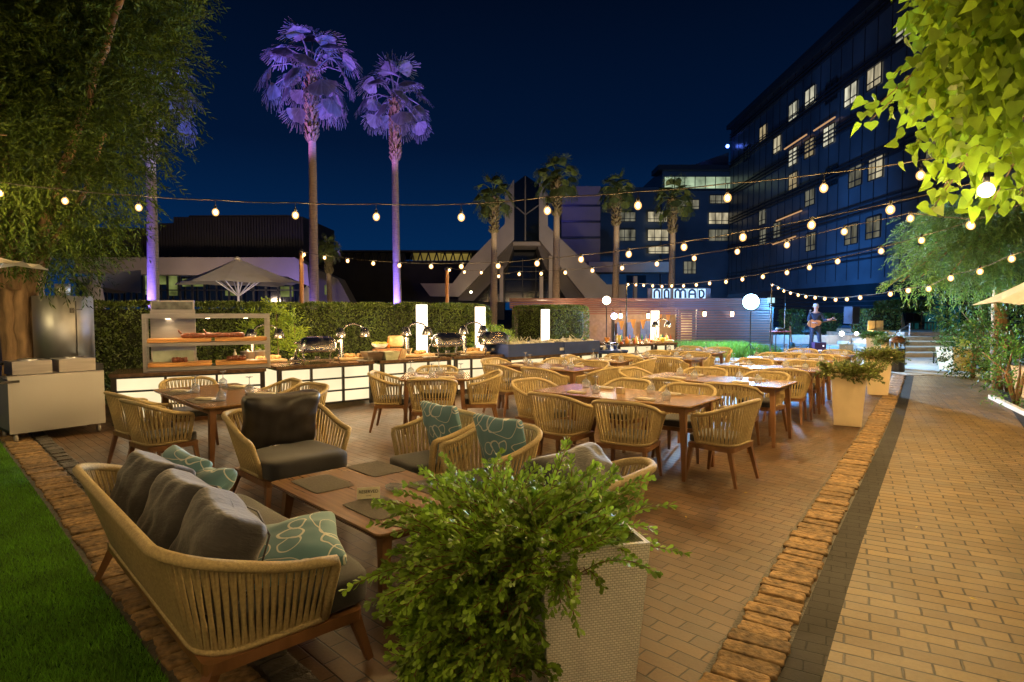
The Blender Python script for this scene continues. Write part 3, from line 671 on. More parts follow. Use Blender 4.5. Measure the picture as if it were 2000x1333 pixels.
FN, FF, BN, BF = 'front right', 'front left', 'back right', 'back left'
def S4(u=.42): return [(u, 'f', FN), (-u, 'f', FF), (u, 'b', BN), (-u, 'b', BF)]
T = []
def full(c, adeg, L, Wd, label, short, ch, mats=False, cut=True, u=.42, sp=None, gap=.16):
    a = R(adeg); t, W2 = put_table(c, a, L, Wd, label, 4); chairs(W2, a, L, Wd, short, ch, gap); dress(W2, a, Wd, short, sp or S4(u), mats, cut); T.append((t, W2)); return t, W2
e4 = lambda u: [('f', u, FN), ('f', -u, FF), ('b', u, BN), ('b', -u, BF)]
full((-3.22, 6.79), -46.5, 1.86, .95, 'long wooden dining table with grey placemats near the steel cart', 'the placemat table near the cart', [('f', .30, FN), ('f', -.42, FF), ('b', .38, BN), ('b', -.32, BF), ('l', 0, 'at the far end')], mats=True, gap=.2)
full((-1.07, 8.62), 4, .95, .95, 'square wooden table in front of the glowing buffet panels', 'the square table by the buffet', [('f', 0, 'at the front'), ('b', 0, 'at the rear'), ('l', 0, 'at the left'), ('r', 0, 'at the right')], u=.2, sp=[(.18, 'f', 'front right'), (-.22, 'f', 'front left'), (.2, 'b', 'rear right'), (-.2, 'b', 'rear left')], gap=.13)
full((1.235, 6.78), -38.9, 1.9, .88, 'nearest long wooden dining table with cream napkins and a small box', 'the nearest long table', e4(.42)[:2]+[('b', .42, BN), ('b', -.36, BF), ('l', .02, 'at the left end'), ('r', -.03, 'at the right end')])
full((2.75, 8.22), -39.4, 1.85, .84, 'second long dining table, top shining blue white at its right end', 'the second long table', e4(.42)+[('l', 0, 'at the left end')])
full((.58, 10.1), -42, 1.7, .82, 'long dining table in front of the dark navy display bins', 'the table before the navy bins', e4(.4)+[('r', 0, 'at the right end'), ('l', 0, 'at the left end')])
full((1.75, 11.3), -30, .8, .8, 'small square table shining white below the navy display bins', 'the small shining table', [('f', 0, 'in front'), ('b', 0, 'behind'), ('l', 0, 'at the left'), ('r', 0, 'at the right')], cut=False, sp=[(.15, 'f', 'front'), (-.15, 'b', 'rear')])
full((2.95, 12.1), -36, 1.6, .8, 'long dining table below the right end of the buffet', 'the table at the buffet end', e4(.4), cut=False)
full((4.0, 13.6), -36, 1.3, .8, 'distant dining table beside the low stage monitor', 'the table by the stage monitor', e4(.32), cut=False)
full((4.15, 9.95), -36, 1.6, .82, 'bluish lit dining table behind the second long table', 'the bluish middle table', e4(.4), cut=False)
full((5.15, 11.45), -36, 1.5, .8, 'dining table left of the planters before the stage', 'the table left of the planters', e4(.38), cut=False)
full((6.3, 12.75), -36, 1.4, .8, 'last dining table at the foot of the stage', 'the last table by the stage', e4(.36), cut=False)
W2 = T[2][1]; b = MB(); b.box((0, 0, .03), (.075, .075, .06)); o = b.build('sugar_box', M('sugar_wood', (.45, .34, .2), .5)); o.location = W2(-.05, .03); o.rotation_euler = (0, 0, -.7); tag(o, 'small pale wooden sugar box mid table on the nearest long table', 'box')

# ---- lounge group, axes at 45 degrees
A45 = R(-45)
ltc = G(738, 962, .42); lt = make_table(1.5, .92, .42, 'lounge_table', .06, .03)
LTA = R(-46); lt.location = (ltc.x, ltc.y, .012); lt.rotation_euler = (0, 0, LTA); tag(lt, 'low wooden lounge table with four grey placemats and a reserved sign', 'table')
ca, sa = math.cos(LTA), math.sin(LTA)
def LW(u, v, z=.432): return Vector((ltc.x+ca*u-sa*v, ltc.y+sa*u+ca*v, z))
for (px, py, wh, rz) in ((629, 945, 'at the left corner of the lounge table', LTA), (735, 916, 'at the far corner of the lounge table', LTA+PI/2), (740, 992, 'on the lounge table beside the reserved sign', LTA), (856, 952, 'at the right end of the lounge table', LTA+PI/2)):
    p = G(px, py, .432); dupo(m0, p, rz if 'reserved' in wh or 'left' in wh else LTA, f'dark grey placemat {wh}', 'placemats')
p = G(720, 972, .437); rs = thing('reserved_sign', 'cream folded RESERVED card standing on the lounge table', 'sign', p, R(12))
b = MB(); b.add([(-.075, -.03, 0), (.075, -.03, 0), (.075, 0, .07), (-.075, 0, .07), (.075, .03, 0), (-.075, .03, 0)], [(0, 1, 2, 3), (3, 2, 4, 5)]); b.build('card', M('card_cream', (.66, .60, .42), .7, var=.04), rs)
def text_mesh(txt, size, ext, mat, name, parent, loc, rot, bold=0):
    cu = bpy.data.curves.new('t', 'FONT'); cu.body = txt; cu.size = size; cu.extrude = ext; cu.align_x = 'CENTER'; cu.align_y = 'CENTER'; cu.offset = bold
    to = bpy.data.objects.new('t', cu); C.objects.link(to); dg = bpy.context.evaluated_depsgraph_get(); me = bpy.data.meshes.new_from_object(to.evaluated_get(dg)); bpy.data.objects.remove(to); bpy.data.curves.remove(cu)
    me.materials.clear(); me.materials.append(mat); o = bpy.data.objects.new(name, me); C.objects.link(o); o.parent = parent; o.location = loc; o.rotation_euler = rot; return o
tilt = math.atan2(.07, .03)
m_ink = M('ink', (.01, .01, .01), .6, var=0)
text_mesh('RESERVED', .0285, .0004, m_ink, 'lettering', rs, (0, -.0135, .043), (tilt, 0, 0), .0006)
text_mesh('nomad', .012, .0004, m_ink, 'small_lettering', rs, (0, -.0225, .0195), (tilt, 0, 0))
p = G(769, 957, .434); b = MB(); b.lathe([(.0001, .004), (.035, .004), (.05, .012), (.056, .034), (.06, .034), (.058, .006), (.045, 0)], n=12)
for k in range(4): b.sph((.057*math.cos(k*PI/2+.6), .057*math.sin(k*PI/2+.6), .03), .008, 6, 4)
o = b.build('ashtray', glassmat('ashtray_glass', (.93, .95, .93), .5)); o.location = p; tag(o, 'round clear glass ashtray beside the reserved sign', 'ashtray')
# small armchairs with loop cushions, facing the sofa
ac = make_armchair()
def blue_pillow(p, rot, label, wd=.46, ht=.44, th=.15, seed=0):
    b = MB(); pillow(b, wd, ht, th, .55, seed, .012, 16); o = b.build('throw_pillow', bluecloth); o.location = p; o.rotation_euler = rot; return tag(o, label, 'cushion', 'loop patterned throw cushions')
for i, (px, py, lab) in enumerate(((843, 905, 'left of two small rope armchairs facing the lounge table'), (952, 945, 'right of two small rope armchairs, partly behind the big planter'))):
    p = G(px, py, .33); rz = R(133-(0 if i else 4)); place(ac, (p.x, p.y, .012), rz, lab, i == 0, 'small rope armchairs')
    f = Vector((-math.sin(rz), math.cos(rz), 0)); sd = Vector((f.y, -f.x, 0)); q = p-f*.14-sd*.02*(1 if i else -1); q.z = .62
    blue_pillow(q, (R(-16), 0, rz+R(6)), ('blue grey loop patterned cushion in the %s small armchair' % ('right' if i else 'left')), .50, .48, seed=i*3)
# big armchair
def big_seat(root, wb, depth, nrope, nc, legx=None):
    rope_seat(root, wb, wb+.10, depth, .255, .74, .58, .17, .22, nrope, .0088, .025, .30 if wb < .6 else .24, .15, .05, .255, .06, .12 if wb < .6 else .20, .05)
bc = G(568, 905, .30); ba = thing('lounge_armchair', 'wide rope lounge armchair with dark back cushion facing the lounge table end', 'armchair', (bc.x, bc.y, .012), R(-135))
big_seat(ba, .36, .70, 84, 1)
b = MB(); b.sbox((0, .08, .34), (.74, .74, .17), 7, 10, fn=lambda v: v+Vector((0, 0, .012*mnoise.noise(v*4)))); b.build('seat_cushion', cushion, ba)
b = MB(); pillow(b, .70, .50, .24, .32, 3, .02, 18); o = b.build('back_cushion', leather, ba); o.location = (0, -.20, .67); o.rotation_euler = (R(-14), 0, 0)
# sofa
SA = R(-46.5); sc_ = Vector((-1.62, 3.32, .012))
so = thing('rope_sofa', 'long tan rope sofa with three grey back cushions in the foreground', 'sofa', sc_, SA)
big_seat(so, .93, .72, 190, 3)
b = MB(); b.sbox((0, .06, .335), (1.86, .78, .17), 9, 14, fn=lambda v: v+Vector((0, 0, .008*mnoise.noise(v*4)))); b.build('seat_cushion', cushion, so)
for i, x in enumerate((-.58, 0, .58)):
    b = MB(); pillow(b, .60, .40, .27, .22, i*5+2, .016, 22); o = b.build('back_cushion', pillowgrey, so); o.location = (x+random.uniform(-.02, .02), -.185, .595); o.rotation_euler = (R(-22+random.uniform(-3, 3)), R(random.uniform(-3, 3)), R((i-1)*-6))
    b = MB(); b.tube([(-.27, .11, -.15), (-.29, .12, .0), (-.27, .11, .155), (0, .12, .188), (.27, .11, .155), (.29, .12, 0), (.27, .11, -.15)], .005, 5); q = b.build('piping', pillowgrey, o)
def SW(x, y, z): 
    m = Matrix.Rotation(SA, 4, 'Z'); v = m @ Vector((x, y, z)); return v+sc_
blue_pillow(SW(-.78, -.02, .58), (R(-38), R(8), SA+R(14)), 'blue loop cushion leaning at the far end of the sofa', .44, .42, .17, 1)
blue_pillow(SW(-.46, .03, .55), (R(-50), R(-8), SA+R(4)), 'blue loop cushion slumped against the middle sofa cushion', .44, .42, .17, 5)
blue_pillow(SW(.60, .16, .50), (R(-82), R(10), SA-R(20)), 'green blue loop cushion lying flat at the near end of the sofa', .48, .46, .17, 9)
# chair hidden behind the planter, only its cushions show
hc = G(1085, 1050, .3); hb = thing('lounge_armchair', 'wide rope lounge armchair mostly hidden behind the big planter shrub', 'armchair', (hc.x, hc.y, .012), R(50))
for ch in list(ba.children):
    c = ch.copy(); C.objects.link(c); c.parent = hb
    if ch.name.startswith('back_cushion'): c.data = c.data.copy(); c.data.materials[0] = pillowgrey; c.location = (.02, -.18, .63); c.rotation_euler = (R(-50), 0, 0)

# ================================================================ BUFFET
def counter(p, q, H, dep, cols, rows, label, base=.10, toph=.05, mat_top=None):
    p = Vector((p.x, p.y, 0)); q = Vector((q.x, q.y, 0)); L = (q-p).length; a = math.atan2(q.y-p.y, q.x-p.x)
    t = thing('buffet_counter', label, 'counter', (p.x, p.y, .012), a, 'glowing buffet counters')
    b = MB(); b.box((L/2, dep/2, H-toph/2), (L+.04, dep+.06, toph)); b.build('countertop', mat_top or stainedstone, t)
    f = MB(); fw = .035
    for i in range(cols+1):
        ww = .07 if i in (0, cols) else fw; f.box((min(max(L*i/cols, ww/2), L-ww/2), 0, (H-toph+base)/2), (ww, .05, H-toph-base))
    for j in range(rows+1): f.box((L/2, .002, base+(H-toph-base)*j/rows+(.012 if j == 0 else -.012 if j == rows else 0)), (L-.14, .042, fw*.75))
    for i in (0, 1):
        x = .035 if i == 0 else L-.035
        for y in (0, dep-.05): f.box((x, y, base/2), (.06, .048, base))
        f.box((x, dep-.05, (H-toph+base)/2), (.06, .048, H-toph-base)); f.box((x, dep/2-.02, base+.02), (.045, dep-.1, .03))
    f.build('frame', darkmetal, t)
    g = MB(); g.box((L/2, .03, (H-toph+base)/2), (L-.08, .012, H-toph-base-.02)); g.build('glowing_panel', panelglow, t)
    g = MB(); g.box((.02, dep/2, (H-toph+base)/2), (.012, dep-.12, H-toph-base-.06)); g.build('side_panel', panelglow, t)
    return t, lambda u, v, z=H: Vector((p.x+math.cos(a)*u-math.sin(a)*v, p.y+math.sin(a)*u+math.cos(a)*v, z+.012)), a, L
CH = .75
def CP(px, py): return G(px, py, CH)
B = []
B.append(counter(CP(216, 733), CP(517, 721), .75, .85, 3, 3, 'glowing buffet counter under the steel warming shelf', .06))
B.append(counter(CP(541, 718), CP(728, 707), .75, .85, 3, 3, 'glowing buffet counter carrying the first roll top dish', .06))
B.append(counter(CP(743, 706), CP(880, 699), .75, .85, 3, 3, 'glowing buffet counter below the tall white lantern and serving bowls', .06))
B.append(counter(CP(887, 698), CP(984, 693.5), .75, .85, 3, 3, 'glowing buffet counter just left of the navy bins', .06))
B.append(counter(CP(992, 694), CP(1097, 688), .70, .85, 3, 3, 'glowing counter under the left navy bin', .06))
B.append(counter(CP(1101, 688), CP(1166, 684), .70, .85, 2, 3, 'glowing counter under the right navy bin', .06))
B.append(counter(CP(1170, 683), CP(1224, 681), .70, .8, 3, 3, 'short glowing counter with a blue dark top by the bright lamp', .06, mat_top=bluebin))
B.append(counter(CP(1207, 674), CP(1276, 671.5), .75, .85, 2, 3, 'glowing counter with orange food before the bar', .06))
B.append(counter(CP(1279, 671.5), CP(1321, 670), .75, .85, 2, 3, 'last glowing counter at the right end of the buffet', .06))
# navy display bins
for i, k in enumerate((4, 5)):
    t, f, a, L = B[k]; bt = thing('display_bin', ('left', 'right')[i]+' half of the dark navy cold bin filled with pale salads', 'bin', f(0, 0, .70), a, 'navy display bins')
    b = MB(); h = .26
    for (x, y, w_, d_) in ((L/2, -.04, L+.06, .04), (L/2, .82, L+.06, .04), (-.01, .39, .04, .82), (L+.01, .39, .04, .82)): b.box((x, y, h/2), (w_, d_, h))
    b.box((L/2, .39, .09), (L, .8, .02)); b.build('trough', bluebin, bt)
    b = MB()
    for q in range(60):
        x = random.uniform(.06, L-.06); y = random.uniform(.02, .75); r_ = random.uniform(.03, .07); b.sbox((x, y, .22+random.uniform(0, .05)), (r_*2, r_*1.6, r_), 3, 3, rz=random.random()*3)
    for q in range(22 if i == 0 else 6):
        x = random.uniform(.02, L*.7); b.bar((x, random.uniform(0, .5), .22), (x+random.uniform(-.25, .25), random.uniform(0, .5), .36+random.random()*.06), .035, .01, .01, .006)
    b.build('salad', M('pale_salad'+str(i), (.55, .52, .38), .6, var=.4, scale=12), bt)
t, f, a, L = B[4]; o = text_mesh('%', .01, .001, m_ink, 'tmp', t, (0, 0, 0), (0, 0, 0)); bpy.data.objects.remove(o)
o = MB().box((0, 0, .03), (.12, .005, .06)).build('price_card', white, None); o.location = f(L*.96, -.075, .78); o.rotation_euler = (R(0), 0, a); tag(o, 'tiny white card on the front edge of the navy bins', 'card')

# chrome roll-top chafing dishes
def chafer(loc, rz, label, s=1.0):
    t = thing('chafing_dish', label, 'chafing dish', loc, rz, 'roll top chafing dishes'); t.scale = (1.2, 1.15, 1.12)
    b = MB(); b.lathe([(.26, .17), (.27, .19), (.27, .215), (.255, .215)], n=24, sx=1, sy=.72); b.build('pan', chrome, t)
    # half barrel lid
    vs = []; fs = []; n = 14; m = 16
    for i in range(n+1):
        th = PI*i/n
        for j in range(m+1):
            x = -1+2*j/m; k = (1-abs(x)**5)**.5*.5+.5 if abs(x) < .999 else .45
            vs.append((x*.26, -math.cos(th)*.19*k, .215+math.sin(th)*.20*k))
    for i in range(n):
        for j in range(m): a0 = i*(m+1)+j; fs.append((a0, a0+1, a0+m+2, a0+m+1))
    b = MB(); b.add(vs, fs, True); b.add([vs[i*(m+1)] for i in range(n+1)], [tuple(range(n+1))]); b.add([vs[i*(m+1)+m] for i in range(n+1)], [tuple(range(n+1))]); o = b.build('roll_top_lid', chrome, t)
    b = MB(); b.tube([(-.08, -.19, .27), (-.08, -.225, .28), (.08, -.225, .28), (.08, -.19, .27)], .009, 6); b.build('handle', chrome, o)
    for sx_ in (-1, 1):
        for sy_ in (-1, 1):
            b = MB(); b.tube([(sx_*.24, sy_*.15, .22), (sx_*.275, sy_*.17, .14), (sx_*.25, sy_*.17, .06), (sx_*.27, sy_*.18, 0)], .012, 6); b.build('leg', chrome, t)
    b = MB(); b.box((0, 0, .05), (.44, .26, .012)); b.lathe([(.04, .056), (.045, .10), (.001, .10)], n=10); b.build('base_tray', chrome, t)
    for sx_ in (-1, 1): b = MB(); b.lathe([(.012, 0), (.05, 0), (.05, .04), (.001, .04)], (sx_*.285, 0, .30), 10); b.build('side_cap', chrome, t)
    return t
def onctr(px, py, k, v=.35, z=CH):
    t, f, a, L = B[k]; q = f(0, v, z); n = Vector((-math.sin(a), math.cos(a), 0)); p = onplane(px, py, q, n); p.z = z+.012; return p, a
p, a = onctr(620, 690, 1); chafer(p, a, 'largest chrome roll top chafing dish, nearest on the buffet')
p, a = onctr(874, 680, 2, .35); chafer(p, a, 'chrome roll top chafing dish in the middle of the buffet beside the lantern')
p, a = onctr(964, 678, 3, .35); chafer(p, a, 'chrome roll top chafing dish just left of the navy bins')
# heat lamps: post, arc and two chrome shades over a carving board
heatem = EM('heat_lamp_glow', (1, .72, .38), 90)
def heatlamp(loc, rz, label, E=360):
    t = thing('heat_lamp', label, 'heat lamp', loc, rz, 'chrome carving heat lamps'); t.scale = (1.12,)*3
    b = MB(); b.lathe([(.09, 0), (.09, .015), (.035, .03), (.035, .34), (.0001, .34)], (-.2, 0, 0), 12); b.build('post', chrome, t)
    b = MB(); b.tube([(-.2, 0, .34), (-.22, 0, .46), (-.12, 0, .57), (0, 0, .60), (.12, 0, .57), (.2, 0, .5)], .014, 8); b.build('arc_arm', chrome, t)
    for k, x in enumerate((-.22, .2)):
        b = MB(); b.lathe([(.03, .15), (.05, .14), (.075, .08), (.10, 0), (.092, 0), (.07, .07), (.03, .13)], (x, 0, .38), 14); o = b.build('lamp_shade', chrome, t)
        b = MB(); b.sph((x, 0, .41), .035, 8, 6); b.build('bulb', heatem, o)
        light('heat_spill', 'POINT', (x, -.16, .34), E*.14, (1, .66, .34), t, .04)
        light('heat_light', 'SPOT', (x, 0, .355), E*.5, (1, .66, .32), t, .04, (0, 0, 0), R(130), .6)
    b = MB(); b.sbox((0, 0, .03), (.58, .36, .05), 8, 6); b.build('carving_board', M('carve_board'+label[:4], (.62, .45, .25), .6), t)
    b = MB()
    for q in range(7): b.sbox((random.uniform(-.2, .2), random.uniform(-.1, .1), .08), (random.uniform(.06, .14), .08, .07), 2.6, 5, rz=random.random()*3)
    b.build('roast', M('roast'+label[:4], (.5, .3, .12), .45, var=.4, scale=20, bump=.5, bscale=40), t)
    return t
p, a = onctr(518, 700, 1, .55); p = D(520, 700, 10.75); p.z = .762; heatlamp(p, R(38), 'heat lamp left of the largest chafing dish before the lime shrub')
p, a = onctr(690, 692, 1, .45); heatlamp(p, a, 'heat lamp right of the largest chafing dish')
p, a = onctr(815, 686, 2, .45); heatlamp(p, a, 'heat lamp at the foot of the first tall lantern', 420)
p, a = onctr(925, 684, 3, .45); heatlamp(p, a, 'heat lamp between the two far chafing dishes')
p, a = onctr(1292, 668, 8, .4); heatlamp(p, a, 'heat lamp on the last counter before the bar')
# soup warmer pots, bowls and boxes
def small(name, mb, mat, loc, rz, label, cat, group=None):
    o = mb.build(name, mat); o.location = loc; o.rotation_euler = (0, 0, rz); return tag(o, label, cat, group)
for i, (px, lab) in enumerate(((484, 'left of two bronze steel pots behind the first heat lamp'), (508, 'right of two bronze steel pots behind the first heat lamp'))):
    p = D(px, 700, 10.6+i*.15); p.z = .762; b = MB(); b.lathe([(.11, 0), (.12, .02), (.12, .2), (.125, .205), (.10, .21), (.02, .225), (.02, .24), (.001, .24)], n=18); small('stock_pot', b, steel, p, 0, lab, 'pot', 'bronze steel pots')
p, a = onctr(577, 704, 1, .25)
b = MB(); b.lathe([(.10, 0), (.10, .02), (.02, .03), (.09, .05), (.10, .09), (.02, .14), (.02, .16), (.001, .16)], n=14); small('cloche', b, chrome, p, a, 'small domed chrome dish between heat lamp and chafing dish', 'dish')
def bowl(px, py, k, v, w_, h, mat, lab, square=False):
    p, a = onctr(px, py, k, v); b = MB()
    if square:
        b.add([(-w_*.38, -.1, 0), (w_*.38, -.1, 0), (w_*.38, .1, 0), (-w_*.38, .1, 0), (-w_*.5, -.15, h), (w_*.5, -.15, h), (w_*.5, .15, h), (-w_*.5, .15, h), (-w_*.46, -.12, h), (w_*.46, -.12, h), (w_*.46, .12, h), (-w_*.46, .12, h), (-w_*.4, -.09, h*.5), (w_*.4, -.09, h*.5), (w_*.4, .09, h*.5), (-w_*.4, .09, h*.5)],
              [(0, 3, 2, 1), (0, 1, 5, 4), (1, 2, 6, 5), (2, 3, 7, 6), (3, 0, 4, 7), (4, 5, 9, 8), (5, 6, 10, 9), (6, 7, 11, 10), (7, 4, 8, 11), (8, 9, 13, 12), (9, 10, 14, 13), (10, 11, 15, 14), (11, 8, 12, 15), (12, 13, 14, 15)])
        for x in (-.3, .3): b.box((x*w_, 0, -.0), (.02, .2, .03))
    else: b.lathe([(w_*.25, 0), (w_*.4, h*.4), (w_*.5, h), (w_*.47, h), (w_*.36, h*.45), (.001, h*.3)], n=18)
    return small('serving_bowl', b, mat, p, a, lab, 'bowl', 'serving bowls')
bowl(727, 700, 1, .2, .34, .16, steel, 'pale steel rectangular bowl left of the glass fronted bowl', True)
bowl(761, 699, 2, .15, .30, .15, M('green_ceramic', (.42, .45, .34), .3), 'pale green square serving bowl on the buffet', True)
p, a = onctr(757, 690, 2, .55); b = MB(); b.box((0, 0, .09), (.5, .3, .18)); small('display_riser', b, wood, p, a, 'wooden riser behind the pale green serving bowl', 'riser')
p, a = onctr(742, 690, 2, .5, CH+.19); b = MB(); b.lathe([(.08, 0), (.14, .05), (.16, .09), (.14, .09), (.001, .05)], n=16)
small('serving_bowl', b, white, p, a, 'white bowl of green salad raised on the riser', 'bowl', 'serving bowls'); b = MB()
for q in range(14): b.sbox((random.uniform(-.1, .1), random.uniform(-.1, .1), .1), (.09, .07, .05), 2.5, 3, rz=random.random()*3)
small('salad_leaves', b, M('lettuce', (.35, .42, .08), .6, var=.4), p, a, 'yellow green salad heaped in the raised white bowl', 'salad')
p, a = onctr(773, 690, 2, .6, CH+.19); b = MB(); b.sbox((0, 0, .12), (.30, .12, .22), 8, 6); small('bread_box', b, M('bread_box', (.62, .42, .2), .5, var=.4, scale=9), p, a, 'tan box with an orange bottle print on the riser', 'box')
b = MB(); b.lathe([(.03, 0), (.03, .10), (.012, .13), (.012, .16), (.001, .16)], n=10); small('sauce_bottle', b, M('orange_sauce', (.7, .22, .03), .35), p+Vector((-.12, -.12, 0)), 0, 'small orange sauce bottle before the tan box', 'bottle')
for i, (px, v) in enumerate(((788, .3), (797, .5))):
    p, a = onctr(px, 697, 2, v); b = MB(); b.box((0, 0, .08), (.02, .22, .2), rx=.0, ry=.35); small('menu_board', b, M('menu_tan%d' % i, (.55, .42, .25), .6), p, a, ('front' if i == 0 else 'rear')+' of two leaning tan boards right of the bowls', 'board', 'leaning tan boards')
for i, px in enumerate((708, 717, 835, 847, 905)):
    k = 1 if px < 735 else 2 if px < 885 else 3; p, a = onctr(px, 701, k, .12); b = MB(); b.lathe([(.07, 0), (.10, .015), (.11, .02), (.07, .012), (.001, .01)], n=14)
    small('side_plate', b, white, p, a, ['small white plate under the heat lamp arc', 'small white plate left of the square bowls', 'small white plate right of the bright lantern foot', 'white plate left of the middle chafing dish', 'white plate right of the middle chafing dish'][i], 'plate', 'white side plates')
# little things on the far counters
cols = [(.6, .25, .05), (.55, .5, .4), (.4, .1, .03), (.6, .5, .1), (.2, .3, .08)]
for k, nn_ in ((6, 10), (7, 12), (8, 6)):
    t, f, a, L = B[k]
    for q in range(nn_):
        u = L*(q+.5)/nn_; v = random.uniform(.15, .6); h = random.uniform(.06, .22); b = MB(); typ = q % 3
        if typ == 0: b.lathe([(.04, 0), (.07, h*.6), (.08, h), (.07, h), (.001, h*.5)], n=10); nm, wd_ = 'serving_bowl', 'bowl'
        elif typ == 1: b.lathe([(.03, 0), (.03, h*.6), (.012, h*.85), (.012, h*1.3), (.001, h*1.3)], n=8); nm, wd_ = 'bottle', 'bottle'
        else: b.lathe([(.05, 0), (.06, h*.5), (.02, h), (.001, h)], n=8); nm, wd_ = 'carafe', 'jar'
        m_ = (chrome, glass, white)[q % 3] if k == 6 else M('food%d_%d' % (k, q), cols[q % 5], .4)
        place_ = ('on the blue topped counter', 'on the counter before the bar', 'on the last counter')[k-6]
        small(nm, b, m_, f(u, v, (.70 if k == 6 else .75)), 0, f'small {wd_} {place_}, {["1st","2nd","3rd","4th","5th","6th","7th","8th","9th","10th","11th","12th"][q]} from the left', wd_, 'small items on the far counters')
# tall lanterns standing behind the counters
def lantern(px, Y, zt, w_, label, dots):
    p = D(px, 650, Y); t = thing('lantern_column', label, 'lantern', (p.x, p.y, 0), R(38), 'tall glowing lantern columns')
    b = MB(); b.box((0, 0, zt/2+.3), (w_, w_, zt-.62)); b.build('glowing_body', lantglow, t)
    b = MB(); b.box((0, 0, .3), (w_*1.02, w_*1.02, .6)); b.box((0, 0, zt), (w_*1.06, w_*1.06, .02)); b.build('base', darkmetal, t)
    b = MB()
    if dots:
        for q in range(26):
            z = .75+(zt-.85)*q/26
            for s in (-1, 0, 1): b.box((s*w_*.3+random.uniform(-.01, .01), -w_/2-.002, z), (w_*.16, .006, .018)) if random.random() < .45 else None
    else:
        for q in range(9): b.box((0, -w_/2-.002, .75+(zt-.85)*q/8), (w_, .006, .008))
        b.box((0, -w_/2-.004, .3+zt/2), (.01, .006, zt-.7))
    b.build('fretwork', M('fret'+label[:9], (.25, .2, .25), .6), t); return t
lantern(824, 12.7, 1.80, .17, 'tallest glowing white lantern column behind the middle counter', 1)
lantern(938, 14.0, 1.76, .17, 'glowing white lantern column left of the round green bush', 1)
lantern(1065, 16.6, 1.70, .165, 'lantern column with dark lattice standing before the square hedge', 0)
lantern(1279, 17.9, 1.66, .17, 'plain white lantern column at the bar end of the buffet', 2)
# steel warming shelf
t, f, a, L = B[0]
ws = thing('warming_shelf', 'steel two tier warming shelf with wooden boards on the left counter', 'shelf', f(.42, .12, .75), a); SL = 1.72; SDp = .48; SH = .86
b = MB()
for x in (0, SL):
    for y in (0, SDp): b = MB(); b.box((x, y, SH/2), (.045, .045, SH)); b.build('post', steel, ws)
b = MB(); b.box((SL/2, SDp/2, SH-.03), (SL+.045, SDp+.04, .07)); b.build('heated_top', steel, ws)
for z in (.40, .03): b = MB(); b.box((SL/2, SDp/2, z), (SL, SDp, .05)); b.build('shelf', steel, ws)
for z in (.46, .09): 
    b = MB(); b.box((SL*.27, SDp/2-.03, z), (SL*.5, SDp-.1, .055)); b.box((SL*.77, SDp/2-.03, z), (SL*.44, SDp-.1, .055)); b.build('wooden_board', M('board%d' % int(z*100), (.5, .25, .08), .4, var=.35, scale=5, stretch=(.5, 8, 8)), ws)
m_meat = M('roast_meat', (.14, .04, .02), .35, var=.5, scale=30, bump=.6, bscale=60)
for i, (u, z, s, lab) in enumerate(((.75, .49, .5, 'long dark roast joint on the upper shelf board'), (1.1, .49, .5, 'second dark roast joint at the right of the upper board'), (.45, .12, .2, 'small roast on the lower shelf board at the left'), (1.25, .12, .26, 'small sliced roast on the lower shelf board at the right'))):
    b = MB(); 
    for q in range(5): b.sbox(((q-2)*s*.2, random.uniform(-.02, .02), .035), (s*.32, .11, .07+random.random()*.03), 2.6, 5, rz=random.uniform(-.4, .4))
    if i < 2: b.tube([(-s*.5, 0, .05), (-s*.6, 0, .10), (-s*.62, 0, .13)], [.02, .014, .008], 6)
    q = ws.matrix_basis @ Vector((u, SDp/2-.05, z)); small('roast_joint', b, m_meat, f(.42+u, .12+SDp/2-.05, .75+z), a, lab, 'roast')
for x in (.3, .85, 1.4): light('shelf_light', 'SPOT', (x, SDp/2, SH-.08), 34, (1, .72, .40), ws, .04, (0, 0, 0), R(140), .7)
b = MB(); 
for x in (.3, .85, 1.4): b.cyl((x, SDp/2, SH-.066), (x, SDp/2, SH-.072), .03, n=10)
b.build('shelf_lamp', EM('shelf_lamp', (1, .75, .45), 40), ws)
# juicer / toaster machine behind the shelf
mc = thing('catering_oven', 'tall steel catering machine with picture header behind the warming shelf', 'machine', f(.78, .72, .0), a)
b = MB(); b.box((0, 0, .86+.30), (.62, .3, 1.0)); b.box((0, -.04, .86-.12), (.66, .4, .3)); b.build('body', steel, mc)
b = MB(); b.box((0, -.02, 1.74), (.60, .26, .17)); o = b.build('header', steel, mc)
b = MB(); b.box((0, -.153, 1.74), (.56, .006, .12)); b.build('picture_strip', M('picture_strip', (.10, .11, .12), .4, var=.9, scale=9), o)
b = MB(); b.box((0, -.29, .93), (.56, .02, .22)); b.build('glass_front', M('pale_glass', (.40, .46, .38), .2), mc)
p = f(1.72, .35, .75); b = MB(); b.lathe([(.03, 0), (.03, .13), (.01, .16), (.008, .2), (.001, .2)], n=10); small('squeeze_bottle', b, white, p+Vector((-.1, .05, .09)), 0, 'cream squeeze bottle standing on the lower shelf', 'bottle')
